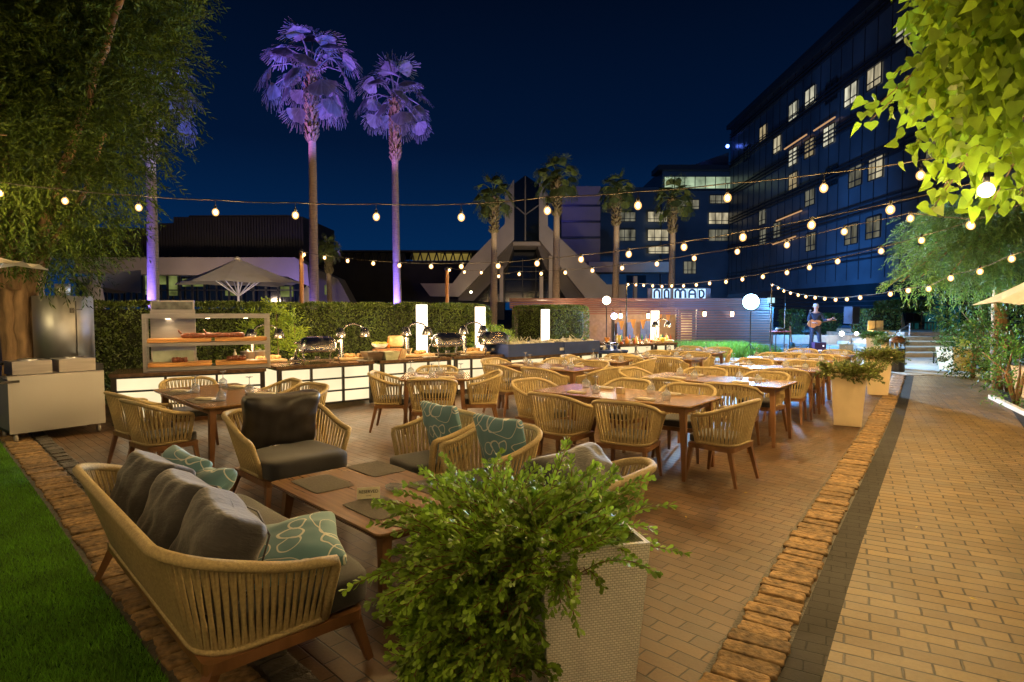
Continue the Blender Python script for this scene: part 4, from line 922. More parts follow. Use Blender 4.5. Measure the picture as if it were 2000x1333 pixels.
# mini wooden skewers
# ---------------- cart and smoker, far left
pl, pr = G(19, 853, .10), G(206, 829, .10); pl.z = pr.z = 0; aC = math.atan2((pr-pl).y, (pr-pl).x); LC = (pr-pl).length
ct = thing('steel_cart', 'stainless steel serving cart on casters at the far left', 'cart', (pl.x, pl.y, .012), aC)
b = MB(); b.box((LC/2, .0, .47), (LC, .02, .72)); b.box((LC/2, .33, .47), (LC-.04, .62, .66)); b.build('body', brushed, ct)
b = MB(); b.box((LC/2, .02, .835), (LC+.01, .03, .015)); b.build('top_edge', steel, ct)
b = MB(); b.box((LC/2, .32, .12), (LC-.06, .6, .04)); b.build('base_frame', darkmetal, ct)
for x in (.07, LC-.07):
    for y in (.04, .58):
        b = MB(); b.tube([(x, y, .14), (x, y, .09)], .02, 6); b.cyl((x-.016, y, .045), (x+.016, y, .045), .045, n=14); b.build('caster', M('caster%.2f%.2f' % (x, y), (.35, .33, .3), .5), ct)
b = MB(); b.bar((-.16, -.1, .78), (.1, -.06, .78), .05, .03); b.bar((-.1, .1, .9), (-.1, .4, .9), .04, .03); b.build('push_handle', darkmetal, ct)
for i in (0, 1):
    b = MB(); x = LC*(.27+.47*i); b.box((x, .3, .93), (LC*.40, .4, .17)); b.lathe([(.12, 0), (.1, .02), (.001, .03)], (x, .3, 1.015), 16)
    o = b.build('pan_lid', steel, ct); light('pan_light', 'POINT', (x, .0, 1.2), 8, (1, .75, .42), ct, .05)
smk = thing('smoker_oven', 'tall rounded steel smoker with chimney standing behind the cart', 'smoker', D(127, 690, 9.35)*1, aC); smk.location.z = 0
b = MB(); b.lathe([(.38, .86), (.38, 1.89), (.36, 1.895), (.001, 1.90)], n=40); b.build('drum', brushed, smk)
b = MB(); b.lathe([(.10, 1.89), (.10, 2.08), (.001, 2.08)], n=18); b.build('chimney', brushed, smk)
b = MB(); b.box((0, 0, .43), (.8, .66, .86)); b.build('stand', darkmetal, smk)
b = MB(); b.bar((.05, -.385, .95), (.05, -.385, 1.82), .012, .012)
for z in (.98, 1.68): b.box((.0, -.39, z), (.05, .03, .07)); b.bar((0, -.41, z+.01), (.13, -.38, z+.01), .015)
b.build('door_latch', darkmetal, smk)
rk = thing('glass_rack', 'narrow dark rack at the left picture edge beside the cart', 'rack', D(-4, 850, 8.0)*1, aC); rk.location.z = 0
b = MB()
for x in (-.2, .2):
    for y in (0, .3): b.box((x, y, .5), (.04, .04, 1.0))
for z in (.3, .78, .98): b.box((0, .15, z), (.44, .36, .03))
b.build('frame', darkmetal, rk)

# ================================================================ HEDGES, TREES, PLANTS
m_hedge = M('hedge_leaf', (.085, .125, .02), .5, var=.35, scale=1.3, island=.45, trans=.3)
m_bark = M('bark', (.20, .12, .06), .85, var=.35, scale=14, bump=1, bscale=30, stretch=(1, 1, .25))
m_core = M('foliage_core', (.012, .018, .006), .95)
def hedge(name, c, sz, rz, n, leaf, label, mat=m_hedge, rnd=.12, cat='hedge', seed=0):
    t = thing(name, label, cat, (c[0], c[1], 0), rz); L, Wd, H = sz
    b = MB(); b.sbox((0, 0, H/2-.03), (L-.22, Wd-.22, H-.18), 14, 10); b.build('dark_core', m_core, t)  # near-black solid box inside the leaf layer, no branches modelled
    A = np.array([L*H, L*H, Wd*H, Wd*H, L*Wd]); ids = rng.choice(5, n, p=A/A.sum()); u = rng.uniform(-.5, .5, n); v = rng.uniform(-.5, .5, n); dpt = np.abs(rng.normal(0, .05, n))
    P = np.zeros((n, 3)); Nn = np.zeros((n, 3))
    for k, (nx, ny, nz) in enumerate(((0, -1, 0), (0, 1, 0), (-1, 0, 0), (1, 0, 0), (0, 0, 1))):
        s = ids == k; Nn[s] = (nx, ny, nz)
        if k < 2: P[s, 0] = u[s]*L; P[s, 1] = ny*Wd/2; P[s, 2] = (v[s]+.5)*H
        elif k < 4: P[s, 1] = u[s]*Wd; P[s, 0] = nx*L/2; P[s, 2] = (v[s]+.5)*H
        else: P[s, 0] = u[s]*L; P[s, 1] = v[s]*Wd; P[s, 2] = H
    bump = np.array([mnoise.noise(Vector(p)*2.2+Vector((seed, 0, 0)))*.10+mnoise.noise(Vector(p)*7)*.05 for p in P]); P = P+Nn*(bump-dpt)[:, None]
    # round the upper edges
    q = np.stack([P[:, 0]/(L/2), P[:, 1]/(Wd/2), (P[:, 2]-H/2)/(H/2)], 1); l = (np.abs(q)**14).sum(1)**(1/14); q /= np.maximum(1, l)[:, None]; P = np.stack([q[:, 0]*L/2, q[:, 1]*Wd/2, q[:, 2]*H/2+H/2], 1)
    keep = P[:, 2] > .02; P = P[keep]; Nn = Nn[keep]; m = len(P)
    Dv = unit(rdir(m)*.9+Nn*.6+np.array([0, 0, .35])); leaves('leaves', P, Dv, unit(Nn+rdir(m)*.7), rng.uniform(.7, 1.3, m)*leaf, rng.uniform(.7, 1.2, m)*leaf*.55, DIAM, mat, t); return t
hA, hB = D(20, 640, 10.0), D(945, 640, 15.6); hc_ = (hA+hB)/2; hl = (Vector((hB.x, hB.y, 0))-Vector((hA.x, hA.y, 0))).length
hedge('clipped_hedge', hc_+Vector((0, .4, 0)), (hl, .8, 1.82), math.atan2(hB.y-hA.y, hB.x-hA.x), 62000, .055, 'long clipped hedge running behind the whole buffet', seed=1)
p = D(1075, 650, 18.6); hedge('clipped_hedge', p, (1.7, 1.7, 1.79), R(38), 15000, .055, 'square clipped hedge block right of the round bush', seed=4)
def bush(name, c, blobs, n, leaf, mat, label, cat='shrub', tm=DIAM, wr=.5, stem=None, up=.4, nl=7, droop=.2, tl=.22):
    t = thing(name, label, cat, c)
    P0, d = blobpts(blobs, n); P, Dv, Nn = twigs(P0, unit(d+np.array([0, 0, up])+rdir(n)*.5), nl, tl, droop); m = len(P)
    leaves('leaves', P, Dv, Nn, rng.uniform(.7, 1.3, m)*leaf, rng.uniform(.8, 1.2, m)*leaf*wr, tm, mat, t)
    if stem: stem.build('stems', m_bark, t)
    return t
m_lime = M('lime_leaf', (.30, .40, .04), .45, var=.3, scale=5, island=.35, trans=.4)
m_fresh = M('fresh_leaf', (.10, .22, .03), .42, var=.3, scale=5, island=.4, trans=.35)
m_dleaf = M('deep_leaf', (.04, .085, .015), .45, var=.35, scale=2, island=.5, trans=.3)
m_fine = M('fine_leaf', (.042, .068, .007), .8, spec=.15, var=.35, scale=.8, island=.5, trans=.2)
m_heart = M('heart_leaf', (.20, .31, .018), .45, var=.4, scale=6, island=.4, trans=.45)
m_yell = M('yellow_lit_leaf', (.42, .36, .03), .5, var=.3, scale=5, island=.4, trans=.4)  # yellow of the lamplight is put into this leaf colour
p = D(958, 660, 15.4); bush('round_bush', (p.x, p.y, 0), [(0, 0, .75, .55, .5, .42)], 900, .05, m_lime, 'small rounded lime green bush behind the last chafing dish')
for i, (px, lab) in enumerate(((500, 'left upright lime shrub behind the heat lamp'), (540, 'tall middle lime shrub behind the heat lamp'), (575, 'right lime shrub leaning towards the chafing dish'))):
    p = D(px, 660, 11.6); h = (1.6, 1.78, 1.55)[i]; b = MB(); b.tube([(0, 0, 0), (.03, 0, h*.5), (0, 0, h*.93)], [.02, .014, .005], 5)
    t = thing('lime_shrub', lab, 'shrub', (p.x, p.y, 0), 0, 'lime green shrubs behind the buffet'); b.build('stems', m_bark, t)
    n = 70; zz = rng.uniform(.45, 1, n); st_ = np.stack([rng.normal(0, .05, n), rng.normal(0, .05, n), zz*h], 1); dd = unit(rdir(n)*np.array([1, 1, .3])+np.array([0, 0, .5])); P, Dv, Nn = twigs(st_, dd, 9, .26, .1); m = len(P)
    leaves('leaves', P, Dv, Nn, rng.uniform(.06, .10, m), rng.uniform(.022, .035, m), OBOV, m_lime, t)
# yucca-like spiky plant near the shelf
p = D(236, 725, 9.9); t = thing('spiky_plant', 'spiky green plant between the cart and the buffet', 'plant', (p.x, p.y, .3)); n = 26; dd = unit(rdir(n)*np.array([1, 1, .2])+np.array([0, 0, 1.0])); leaves('leaves', np.zeros((n, 3)), dd, rdir(n), rng.uniform(.4, .62, n), .05, DIAM, m_dleaf, t)
b = MB(); b.cyl((0, 0, -.3), (0, 0, .05), .04, n=8); b.build('stem', m_bark, t)
# ---- big fine-leaved tree at the left
lt_ = thing('leaning_tree', 'huge fine leaved tree with several brown trunks filling the upper left', 'tree', (-7.4, 9.3, 0))
b = MB(); random.seed(11)
def limb(b, pts, r0, r1, n=8, bumpy=.02):
    k = len(pts); q = []
    for i in range((k-1)*5+1):
        u = i/5; a = min(int(u), k-2); q.append(Vector(pts[a]).lerp(Vector(pts[a+1]), u-a)+Vector((random.uniform(-1, 1), random.uniform(-1, 1), 0))*bumpy)
    b.tube(q, [r0+(r1-r0)*i/(len(q)-1) for i in range(len(q))], n)
for k in range(7):
    a = k/7*2*PI; limb(b, [(math.cos(a)*.2, math.sin(a)*.2, 0), (math.cos(a)*.15, math.sin(a)*.15, 1.2), (math.cos(a)*.22, math.sin(a)*.2, 2.2), (math.cos(a)*.5, math.sin(a)*.4, 3.5)], .13, .08)
b.build('trunk', m_bark, lt_)
for (pts, r0) in (([(.1, -.2, 2), (.2, -.5, 3.5), (.35, -.7, 5.2), (.3, -.8, 7.5)], .10), ([(-.1, -.2, 2), (-.4, -.5, 3.6), (-.5, -.6, 5.2), (-.3, -.7, 7.5)], .09), ([(.2, -.1, 2), (.9, -.5, 3.4), (1.5, -.6, 4.6), (2.1, -.5, 6.4)], .09), ([(.2, -.1, 1.9), (.6, -.2, 2.6), (1.1, -.3, 3.2), (1.6, -.4, 4.2)], .06), ([(0, .1, 2.2), (.3, .3, 4), (.8, .4, 6), (1.2, .3, 8)], .09), ([(.3, -.9, 3.8), (-.6, -1.2, 4.1), (.2, -1.6, 4.0), (1.4, -1.9, 3.75)], .018)):
    b = MB(); limb(b, pts, r0, r0*.45, 7, .03); b.build('limb', m_bark, lt_)
bl = []
for (px, py, Y, r) in ((40, 60, 9, 1.7), (170, 40, 9.2, 1.5), (265, 30, 9.6, .85), (310, -20, 9.6, .6), (90, 200, 8.6, 1.4), (200, 170, 9.2, 1.25), (262, 110, 9.6, .62), (305, 60, 9.8, .42), (220, 290, 9.3, .75), (238, 240, 9.3, .45), (110, 330, 8.8, 1.1), (30, 330, 8.5, 1.1), (180, 390, 9.1, .65), (225, 350, 9.3, .42), (120, 450, 9.0, .70), (50, 460, 8.8, .8), (150, 505, 9.1, .42), (95, 520, 9.2, .45), (20, 530, 9.3, .5), (180, 470, 9.2, .38), (60, -150, 9.5, 1.8), (200, -170, 9.8, 1.8), (-80, 200, 8.8, 1.8), (-80, 400, 8.8, 1.3), (310, -110, 10, .8)):
    p = D(px, py, Y); bl.append((p.x+7.4, p.y-9.3, p.z, r, r*.9, r))
n = 12500; P0, d = blobpts(bl, n, .15); P, Dv, Nn = twigs(P0, unit(d*.7+rdir(n)*.6+np.array([0, 0, .1])), 13, .42, .35); m = len(P)
kp = P[:, 2] > 2.0+.25*np.sin(P[:, 0]*5); P, Dv, Nn = P[kp], Dv[kp], Nn[kp]; m = len(P); leaves('crown', P, Dv, Nn, rng.uniform(.07, .12, m), rng.uniform(.018, .028, m), DIAM, m_fine, lt_)
# palms
m_palm = M('palm_leaf', (.17, .20, .25), .5, var=.25, scale=3, island=.25, trans=.45)
m_palm2 = M('palm_leaf_green', (.13, .17, .05), .5, var=.25, scale=3, island=.3, trans=.4)
m_boot = M('palm_boots', (.11, .085, .04), .85, var=.4, scale=9, bump=1, bscale=20)
m_ptrunk = M('palm_trunk', (.26, .19, .13), .85, var=.25, scale=6, bump=1, bscale=12, stretch=(1, 1, 6))
def palm(px, pyc, Y, rt, rc, label, nf=34, mat=m_palm, group='tall fan palms', uplight=None, dead=0, seed=0):
    random.seed(seed); p = D(px, pyc, Y); x, y, zc = p; t = thing('fan_palm', label, 'palm tree', (x, y, 0), random.random()*6, group)
    b = MB(); k = 60; q = [(math.sin(i/k*2.2)*.10, 0, zc*i/k) for i in range(k+1)]; b.tube(q, [rt*(1.15-.42*i/k+(.02 if i % 2 else 0)) for i in range(k+1)], 14); b.build('trunk', m_ptrunk, t)
    b = MB(); bx_ = q[-1][0]
    for i in range(190):
        z = zc-.1-random.random()*min(2.3, zc*.27); a = random.random()*2*PI; rr = rt*(.95); b.bar((bx_+math.cos(a)*rr*.8, math.sin(a)*rr*.8, z), (bx_+math.cos(a)*rr*1.75, math.sin(a)*rr*1.75, z+.2), .10, .05, .06, .02)
    b.build('old_leaf_bases', m_boot, t)
    pb = MB(); P = []; Dd = []; NN = []; Ls = []; Ws = []
    for i in range(nf):
        a = i*2.39996+random.uniform(-.25, .25); el = R(86)-R(132)*((i+.5)/nf)**1.0+random.uniform(-.12, .12)
        d = Vector((math.cos(a)*math.cos(el), math.sin(a)*math.cos(el), math.sin(el))); pl_ = rc*random.uniform(.55, .72)
        s = Vector((bx_, 0, zc)); m_ = s+d*pl_*.55+Vector((0, 0, .06*rc)); e = s+d*pl_+Vector((0, 0, -.08*rc)); pb.tube([s, m_, e], [.035, .024, .016], 4)
        dz = .30+.5*max(0, math.cos(el)); fd = ((e-m_).normalized()+Vector((0, 0, -dz))).normalized(); sd = fd.cross(Vector((0, 0, 1))); sd = sd.normalized() if sd.length > .1 else Vector((1, 0, 0))
        roll = random.uniform(-.5, .5); up0 = sd.cross(fd); sd = (sd*math.cos(roll)+up0*math.sin(roll)).normalized(); up = sd.cross(fd)
        ns = 20; fl_ = rc*random.uniform(.38, .48)
        for j in range(ns):
            th = R(-75)+R(150)*j/(ns-1); l = fl_*(.70+.30*math.cos(th*.8))*random.uniform(.92, 1.05)
            dd = (fd*math.cos(th)+sd*math.sin(th)-up*.10*abs(math.sin(th))+Vector((0, 0, -.10))).normalized(); wj = 2.0*fl_*math.sin(R(150)/(ns-1)/2)*1.25*.62
            P.append(e); Dd.append(dd); NN.append(up+Vector((0, 0, .01))); Ls.append(l*.72); Ws.append(wj*1.5)
            for s_ in (-1, 1):
                dr = (dd+sd*.10*s_+Vector((0, 0, -.30))+Vector((random.uniform(-.25, .25), random.uniform(-.25, .25), 0))).normalized()
                P.append(e+dd*l*.66+sd*s_*.01); Dd.append(dr); NN.append(up+Vector((.1, 0, .2))); Ls.append(l*random.uniform(.35, .6)); Ws.append(rc*.016)
    pb.build('leaf_stalks', mat, t)
    P = np.array([tuple(v) for v in P]); Dd = np.array([tuple(v) for v in Dd]); NN = np.array([tuple(v) for v in NN])
    leaves('crown', P, Dd, NN, np.array(Ls), np.array(Ws), ((0, 0), (-.3, .45), (-.5, .9), (-.2, 1), (.2, 1), (.5, .9), (.3, .45)), mat, t, bend=.10)
    if uplight:
        for (dx, dy, E, col, kind) in uplight:
            if kind == 'base':
                o = light('uplight', 'SPOT', (0, 0, 0), E, col, None, .06, None, R(50), .8); o.location = (x+dx, y+dy, 1.0); o.rotation_euler = lookrot(Vector((x, y, 3.2))-Vector(o.location))
            else:
                o = light('uplight', 'SPOT', (0, 0, 0), E, col, None, .08, None, R(kind), .5); o.location = (x+dx, y+dy, 1.9); o.rotation_euler = lookrot(Vector((x, y, zc-.1*rc))-Vector(o.location))
    return t
PUR = (.16, .12, 1.0); PNK = (.34, .18, 1.0); WRM = (1, .6, .3)
palm(605, 142, 22, .155, 1.95, 'tallest fan palm with purple lit fronds, left of the tall pair', 25, uplight=((-.2, -.6, 260, PUR, 'base'), (-4.5, -3.2, 11000, (.62, .22, 1), 26), (3.6, -3.6, 10500, (.18, .16, 1), 24), (.6, -5, 240, WRM, 60)), seed=3)
palm(775, 195, 24, .145, 1.6, 'second tall fan palm, right of the tall pair, trunk glowing blue at its base', 21, uplight=((-.25, -.7, 5200, PUR, 'base'), (-2.4, -4.6, 7500, (.50, .20, .95), 22), (3.2, -3.0, 4500, (.42, .24, .9), 22)), seed=5)
palm(285, 170, 20, .17, 1.75, 'fan palm half hidden by the big tree, trunk glowing blue', 20, uplight=((-.2, -.7, 4200, PUR, 'base'), (3.6, -2.6, 6000, (.30, .36, 1), 28)), seed=8)
for i, (px, py, Y, rt, rc, lab) in enumerate(((963, 384, 40, .22, 1.6, 'leftmost green palm of the row by the portal'), (1086, 350, 40, .24, 1.75, 'tallest green palm in front of the portal right leg'), (1202, 372, 41, .22, 1.5, 'green palm right of the tan block'), (1312, 388, 42, .22, 1.7, 'rightmost green palm above the bar sign'), (644, 486, 36, .16, .95, 'short green palm between the two tall purple palms'))):
    palm(px, py, Y, rt, rc, lab, 26, m_palm2, 'green fan palms beyond', uplight=((.8, -5, 2200 if i < 4 else 500, (1, .80, .45), 36),), seed=20+i)
# ---- near heart-leaved branches, upper right
hv = thing('heart_leaf_tree', 'sunlit looking yellow green heart leaved branches hanging into the upper right', 'tree', (5.6, 3.2, 0)); o_h = Vector((5.6, 3.2, 0))
hv['label'] = 'lamp lit yellow green heart leaved branches hanging into the upper right'
b = MB(); limb(b, [(0, 0, 0), (-.1, .1, 2), (-.3, .4, 4), (-.6, 1.0, 6)], .16, .08); b.build('trunk', m_bark, hv)
blobs = []; brs = MB()
for (px, py, Y, r) in ((1960, 40, 4.6, .62), (1880, 60, 4.8, .42), (1960, 150, 4.6, .55), (1850, 170, 5.0, .40), (1905, 240, 4.9, .42), (1975, 270, 4.6, .42), (1800, 190, 5.2, .26), (1750, 180, 5.4, .20), (1715, 205, 5.4, .15), (1700, 235, 5.4, .09), (1820, 270, 5.1, .25), (1780, 290, 5.2, .15), (1870, 330, 4.9, .26), (1940, 360, 4.7, .26), (1990, 380, 4.6, .2), (1830, 385, 5.0, .14), (1820, 410, 5.0, .09), (1930, 410, 4.7, .12), (1830, 110, 5.0, .2), (1812, 60, 5.0, .16), (1860, 10, 4.8, .3), (2040, 120, 4.4, .6), (1960, -80, 4.6, .7), (1870, -60, 4.8, .4)):
    p = D(px, py, Y)-o_h; blobs.append((p.x, p.y, p.z, r, r, r)); brs.tube([Vector((-.5, .8, 5.4)), Vector((-.8, 1.2, 4.6)).lerp(p, .45)+Vector((0, 0, .3)), p], [.03, .014, .005], 5)
brs.build('branches', m_bark, hv)
n = 2400; P0, d = blobpts(blobs, n, .1); Dv = unit(d*.4+rdir(n)*.55+np.array([0, 0, -.9])); leaves('leaves', P0, Dv, unit(rdir(n)*.8+np.array([-.25, -.7, .3])), rng.uniform(.045, .13, n), rng.uniform(.045, .112, n), HEART, m_heart, hv, bend=.35)
# ---- feathery tree at the right middle
ft_ = thing('feathery_tree', 'drooping feathery green tree spreading over the path at the right', 'tree', (10.4, 13, 0)); oo = Vector((10.4, 13, 0))
b = MB(); limb(b, [(0, 0, 0), (-.1, 0, 1.6), (-.2, -.2, 3), (.2, -.5, 4.8)], .18, .08); b.build('trunk', m_bark, ft_); bl = []; brs = MB()
for (px, py, Y, r) in ((1960, 420, 12, .8), (1880, 440, 12.5, .7), (1820, 480, 12.5, .55), (1950, 500, 12, .75), (1870, 520, 12, .6), (1800, 540, 12.2, .42), (1760, 552, 12.4, .26), (1735, 560, 12.5, .16), (1990, 540, 12, .5), (1900, 548, 12, .35), (1840, 558, 12.2, .24), (1790, 440, 13, .35), (1850, 420, 13, .5), (2040, 460, 12, .9)):
    p = D(px, py, Y)-oo; bl.append((p.x, p.y, p.z, r, r, r*.7)); brs.tube([Vector((-.1, -.2, 2.8)), (Vector((-.1, -.2, 3.4))).lerp(p, .6)+Vector((0, 0, .3)), p], [.05, .025, .008], 5)
brs.build('branches', m_bark, ft_)
n = 3000; P0, d = blobpts(bl, n, .2); P, Dv, Nn = twigs(P0, unit(d*np.array([1, 1, .3])+rdir(n)*.4+np.array([0, 0, -.1])), 13, .32, .5); m = len(P)
leaves('crown', P, Dv, Nn, rng.uniform(.07, .11, m), rng.uniform(.014, .02, m), DIAM, M('feather_leaf', (.09, .17, .04), .5, var=.3, scale=2, island=.4, trans=.4), ft_)
# ---- shrubs at the right side
for i, (px, py, Y, r, n, mat, lab, lf) in enumerate(((1900, 600, 15, .75, 520, m_dleaf, 'broad leaved green tree shrub beside the path steps', .09), (1975, 645, 12.5, .6, 420, m_dleaf, 'dark shrub mass at the right edge above the sign', .08), (1925, 684, 16.5, .55, 420, m_yell, 'yellow lit shrub behind the small frame table', .07), (1880, 672, 17.5, .45, 300, m_fresh, 'green shrub spilling over the tall planter by the steps', .06), (1990, 690, 10.5, .42, 260, m_fresh, 'low green shrub at the right picture edge', .06))):
    p = D(px, py, Y); b = MB(); 
    for q in range(5): b.tube([(random.uniform(-.1, .1), 0, 0), (random.uniform(-.3, .3), random.uniform(-.2, .2), p.z*.6), (random.uniform(-.5, .5), random.uniform(-.3, .3), p.z)], [.03, .02, .008], 5)
    bush('garden_shrub', (p.x, p.y, 0), [(0, 0, p.z, r, r, r*.9), (0, 0, max(.3, p.z*.5), r*.8, r*.8, max(.3, p.z*.5))], n, lf, mat, lab, tm=OBOV, wr=.42, stem=b, tl=.3)
# clipped trees beyond the stage
for i, (x0, x1, y0, y1, Y, lab, tr) in enumerate(((1702, 1770, 606, 656, 27, 'rounded clipped hedge box beside the steps', 0), (1622, 1652, 614, 655, 30, 'narrow clipped bush behind the guitar player', 0), (1745, 1832, 588, 612, 30, 'flat clipped tree on a bare trunk beside the steps', 1), (1548, 1580, 606, 664, 30, 'tall dark clipped tree left of the guitar player', 0), (1683, 1700, 612, 624, 29, 'little tufted tree on a thin bare trunk', 1))):
    p, q = D(x0, y1, Y), D(x1, y0, Y); z0 = max(0, p.z); t = hedge('clipped_tree', ((p.x+q.x)/2, Y+1, 0), (q.x-p.x, 1.4, q.z-z0), 0, int(2600*(q.x-p.x)), .09, lab, m_dleaf if i != 0 else m_hedge, cat='tree', seed=i)
    if z0 > .1:
        for ch in t.children: ch.location.z = z0
        b = MB(); limb(b, [(0, 0, 0), (.05, 0, z0*.6), (-.1, 0, z0+.2)], .09, .06, 7, .0); b.build('trunk', M('pale_bark%d' % i, (.45, .33, .2), .8), t)
# grass strip before the bar
gs = [(x, y) for x, y in ((D(1322, 700, 21).x, 21.2), (D(1545, 700, 21).x, 21.2), (D(1545, 700, 26).x-1, 26), (D(1322, 680, 26).x, 26))]
n = 15000; P = np.stack([rng.uniform(5.6, 9.4, n), rng.uniform(21.2, 25.5, n), np.zeros(n)], 1); o = leaves('ornamental_grass', P, rdir(n)*.45+np.array([0, 0, 1]), rdir(n), rng.uniform(.25, .5, n), .03, ((-.5, 0), (0, 1), (.5, 0)), m_fresh, bend=.3); tag(o, 'bright green grass strip below the slatted bar wall', 'grass', kind='stuff')
# ---- cream planters with shrubs
def planter(c, rz, w0, w1, H, label, woven=False):
    t = thing('tall_planter', label, 'planter', (c[0], c[1], .012), rz, 'tall cream planters')
    vs = []; 
    for w_, z in ((w1, 0), (w0, H), (w0-.04, H), (w0-.05, H-.06)): vs += [(-w_/2, -w_/2, z), (w_/2, -w_/2, z), (w_/2, w_/2, z), (-w_/2, w_/2, z)]
    fs = [(3, 2, 1, 0)]+[(k*4+i, k*4+(i+1) % 4, k*4+4+(i+1) % 4, k*4+4+i) for k in range(3) for i in range(4)]
    b = MB(); b.add(vs, fs); o = b.build('pot', wovenp if woven else creamp, t)
    if woven:
        uv = o.data.uv_layers.new(name='UVMap')
        for pol in o.data.polygons:
            nn = pol.normal; axx = Vector((-nn.y, nn.x, 0)); axx = axx.normalized() if axx.length > .1 else Vector((1, 0, 0))
            for li in pol.loop_indices:
                v = o.data.vertices[o.data.loops[li].vertex_index].co; uv.data[li].uv = (v.dot(axx)+3, v.z+3)
    b = MB(); b.box((0, 0, H-.07), (w0-.06, w0-.06, .02)); b.build('soil', soil, t); return t
def plantshrub(c, n, L, spread, lf, mat, label, bias=(0, 0), z=.72, nl=22, up=.55, lobe=False, nper=2):
    t = thing('trailing_shrub', label, 'shrub', (c[0], c[1], z), 0, 'trailing shrubs in the planters'); P = []; Dd = []; S = MB()
    for i in range(n):
        a = random.random()*2*PI; d = Vector((math.cos(a)+bias[0]*random.random(), math.sin(a)+bias[1]*random.random(), up*random.uniform(.1, 2.2))).normalized(); l = L*random.uniform(.55, 1.15)*(1+.5*max(0, d.x*bias[0]+d.y*bias[1])*.5)
        if lobe and d.x > -.15 and d.y < .25 and d.z < .75 and random.random() < .86: continue
        p = Vector((random.uniform(-1, 1)*spread, random.uniform(-1, 1)*spread, 0)); v = d.copy()
        if lobe and random.random() < .5: p = Vector((random.uniform(-.30, -.06), random.uniform(-.28, .0), random.uniform(-.50, -.05))); v = Vector((d.x-.25, d.y-.35, d.z-.1)).normalized(); l *= .62
        pts = [p.copy()]; g_ = random.uniform(.03, .16)*(1.2 if d.z < .35 else .6); st_ = l/nl
        for k in range(nl):
            v = (v+Vector((random.uniform(-.08, .08), random.uniform(-.08, .08), random.uniform(-.05, .05)-g_*(k/nl)*1.1))).normalized(); p = p+v*st_; pts.append(p.copy())
            if k > 2:
                sd = v.cross(Vector((random.uniform(-1, 1), random.uniform(-1, 1), random.uniform(-1, 1)))).normalized()
                for s in (1, -1)[:nper]: P.append(tuple(p)); Dd.append(tuple((v*1.0+sd*s*.62)))
                if nper > 2: s2 = v.cross(sd); P.append(tuple(p)); Dd.append(tuple(v*1.0+s2*random.choice((-.6, .6))))
        P.append(tuple(p)); Dd.append(tuple(v)); S.tube(pts[::3], .0022*lf/.03, 3, caps=False)
    P = np.array(P); Dd = np.array(Dd); m = len(P); leaves('leaves', P, Dd, unit(rdir(m)+np.array([0, 0, .6])), rng.uniform(.7, 1.2, m)*lf, rng.uniform(.8, 1.2, m)*lf*.46, OBOV, mat, t, bend=.1)
    S.build('stems', M('red_stem'+label[:5], (.16, .07, .03), .7), t); return t
random.seed(31)
m_plant = M('planter_leaf', (.21, .34, .03), .5, var=.5, scale=6, island=.45, trans=.3)
pc = (.285, 2.62); planter(pc, R(14), .46, .36, .74, 'big woven cream planter in the near foreground', True)
plantshrub((pc[0]-.22, pc[1]-.02), 1500, .43, .24, .034, m_plant, 'dense trailing green shrub overflowing the near planter', (-.30, -.15), z=.66, nl=19, up=.55, lobe=True, nper=3)
m_plant2 = M('planter_leaf_olive', (.11, .14, .03), .5, var=.4, scale=6, island=.45, trans=.3)
for i, (px, py, lab) in enumerate(((1672, 836, 'first smooth cream planter beside the path edging'), (1727, 774, 'second smooth cream planter behind the first'), (1746, 722, 'third cream planter at the end of the path edging'), (1712, 700, 'white lit cream planter by the stage'))):
    p = G(px, py, 0); dd = .22; p = p+Vector((0, dd, 0)); planter(p, R(-30), .46, .35, .76, lab)
    plantshrub((p.x, p.y), 430, .27, .2, .045, m_plant2 if i < 3 else m_fresh, 'olive green shrub spilling over the '+lab, z=.72, nl=12)
for i, (px, Y, lab) in enumerate(((1868, 17.0, 'tall tapered cream planter left of the yellow lit shrub'), (2040, 11.5, 'cream planter cut by the right picture edge'))):
    p = D(px, 700, Y); planter(p, 0, .7, .55, .6 if i else .62, lab)

# ================================================================ UMBRELLAS, SAIL, POLES
def umbrella(c, zt, zr, w_, label, rz=0, mat=canvas, sag=.12):
    t = thing('patio_umbrella', label, 'umbrella', c, rz, 'cream patio umbrellas'); h = w_/2; vs = [(0, 0, zt)]; fs = []; n = 8; m = 6
    ring = []
    for k in range(1, m+1):
        u = k/m
        for j in range(n*4):
            a = j/(n*4)*2*PI; s = 1/max(abs(math.cos(a)), abs(math.sin(a))); e = .5+.5*math.cos(8*a)
            r_ = h*(1+(s-1)*.9)*u; z = zt-(zt-zr)*u-sag*(1-(2*u-1)**2)*.35+.05*(1-e)*u; vs.append((math.cos(a)*r_, math.sin(a)*r_, z))
    N_ = n*4
    for j in range(N_): fs.append((0, 1+j, 1+(j+1) % N_))
    for k in range(m-1):
        for j in range(N_): fs.append((1+k*N_+j, 1+(k+1)*N_+j, 1+(k+1)*N_+(j+1) % N_, 1+k*N_+(j+1) % N_))
    b = MB(); b.add(vs, fs, False); b.build('canopy', mat, t)
    b = MB(); b.cyl((0, 0, 0), (0, 0, zt-.1), .04, n=10); b.build('pole', white, t)
    b = MB(); b.lathe([(.16, 0), (.1, .05), (.03, .10), (.001, .10)], (0, 0, zt-.03), 12); b.build('cap', mat, t)
    for j in range(8):
        a = j*PI/4; b = MB(); b.bar((0, 0, zr-.25-.2), (math.cos(a)*h*.55, math.sin(a)*h*.55, zr+(zt-zr)*.38-.02), .03); b.build('rib', white, t)
    return t
p = D(466, 600, 23); umbrella((p.x, p.y, 0), D(466, 505, 23).z, D(466, 556, 23).z, 3.9, 'open cream umbrella in the middle distance behind the hedge', R(35))
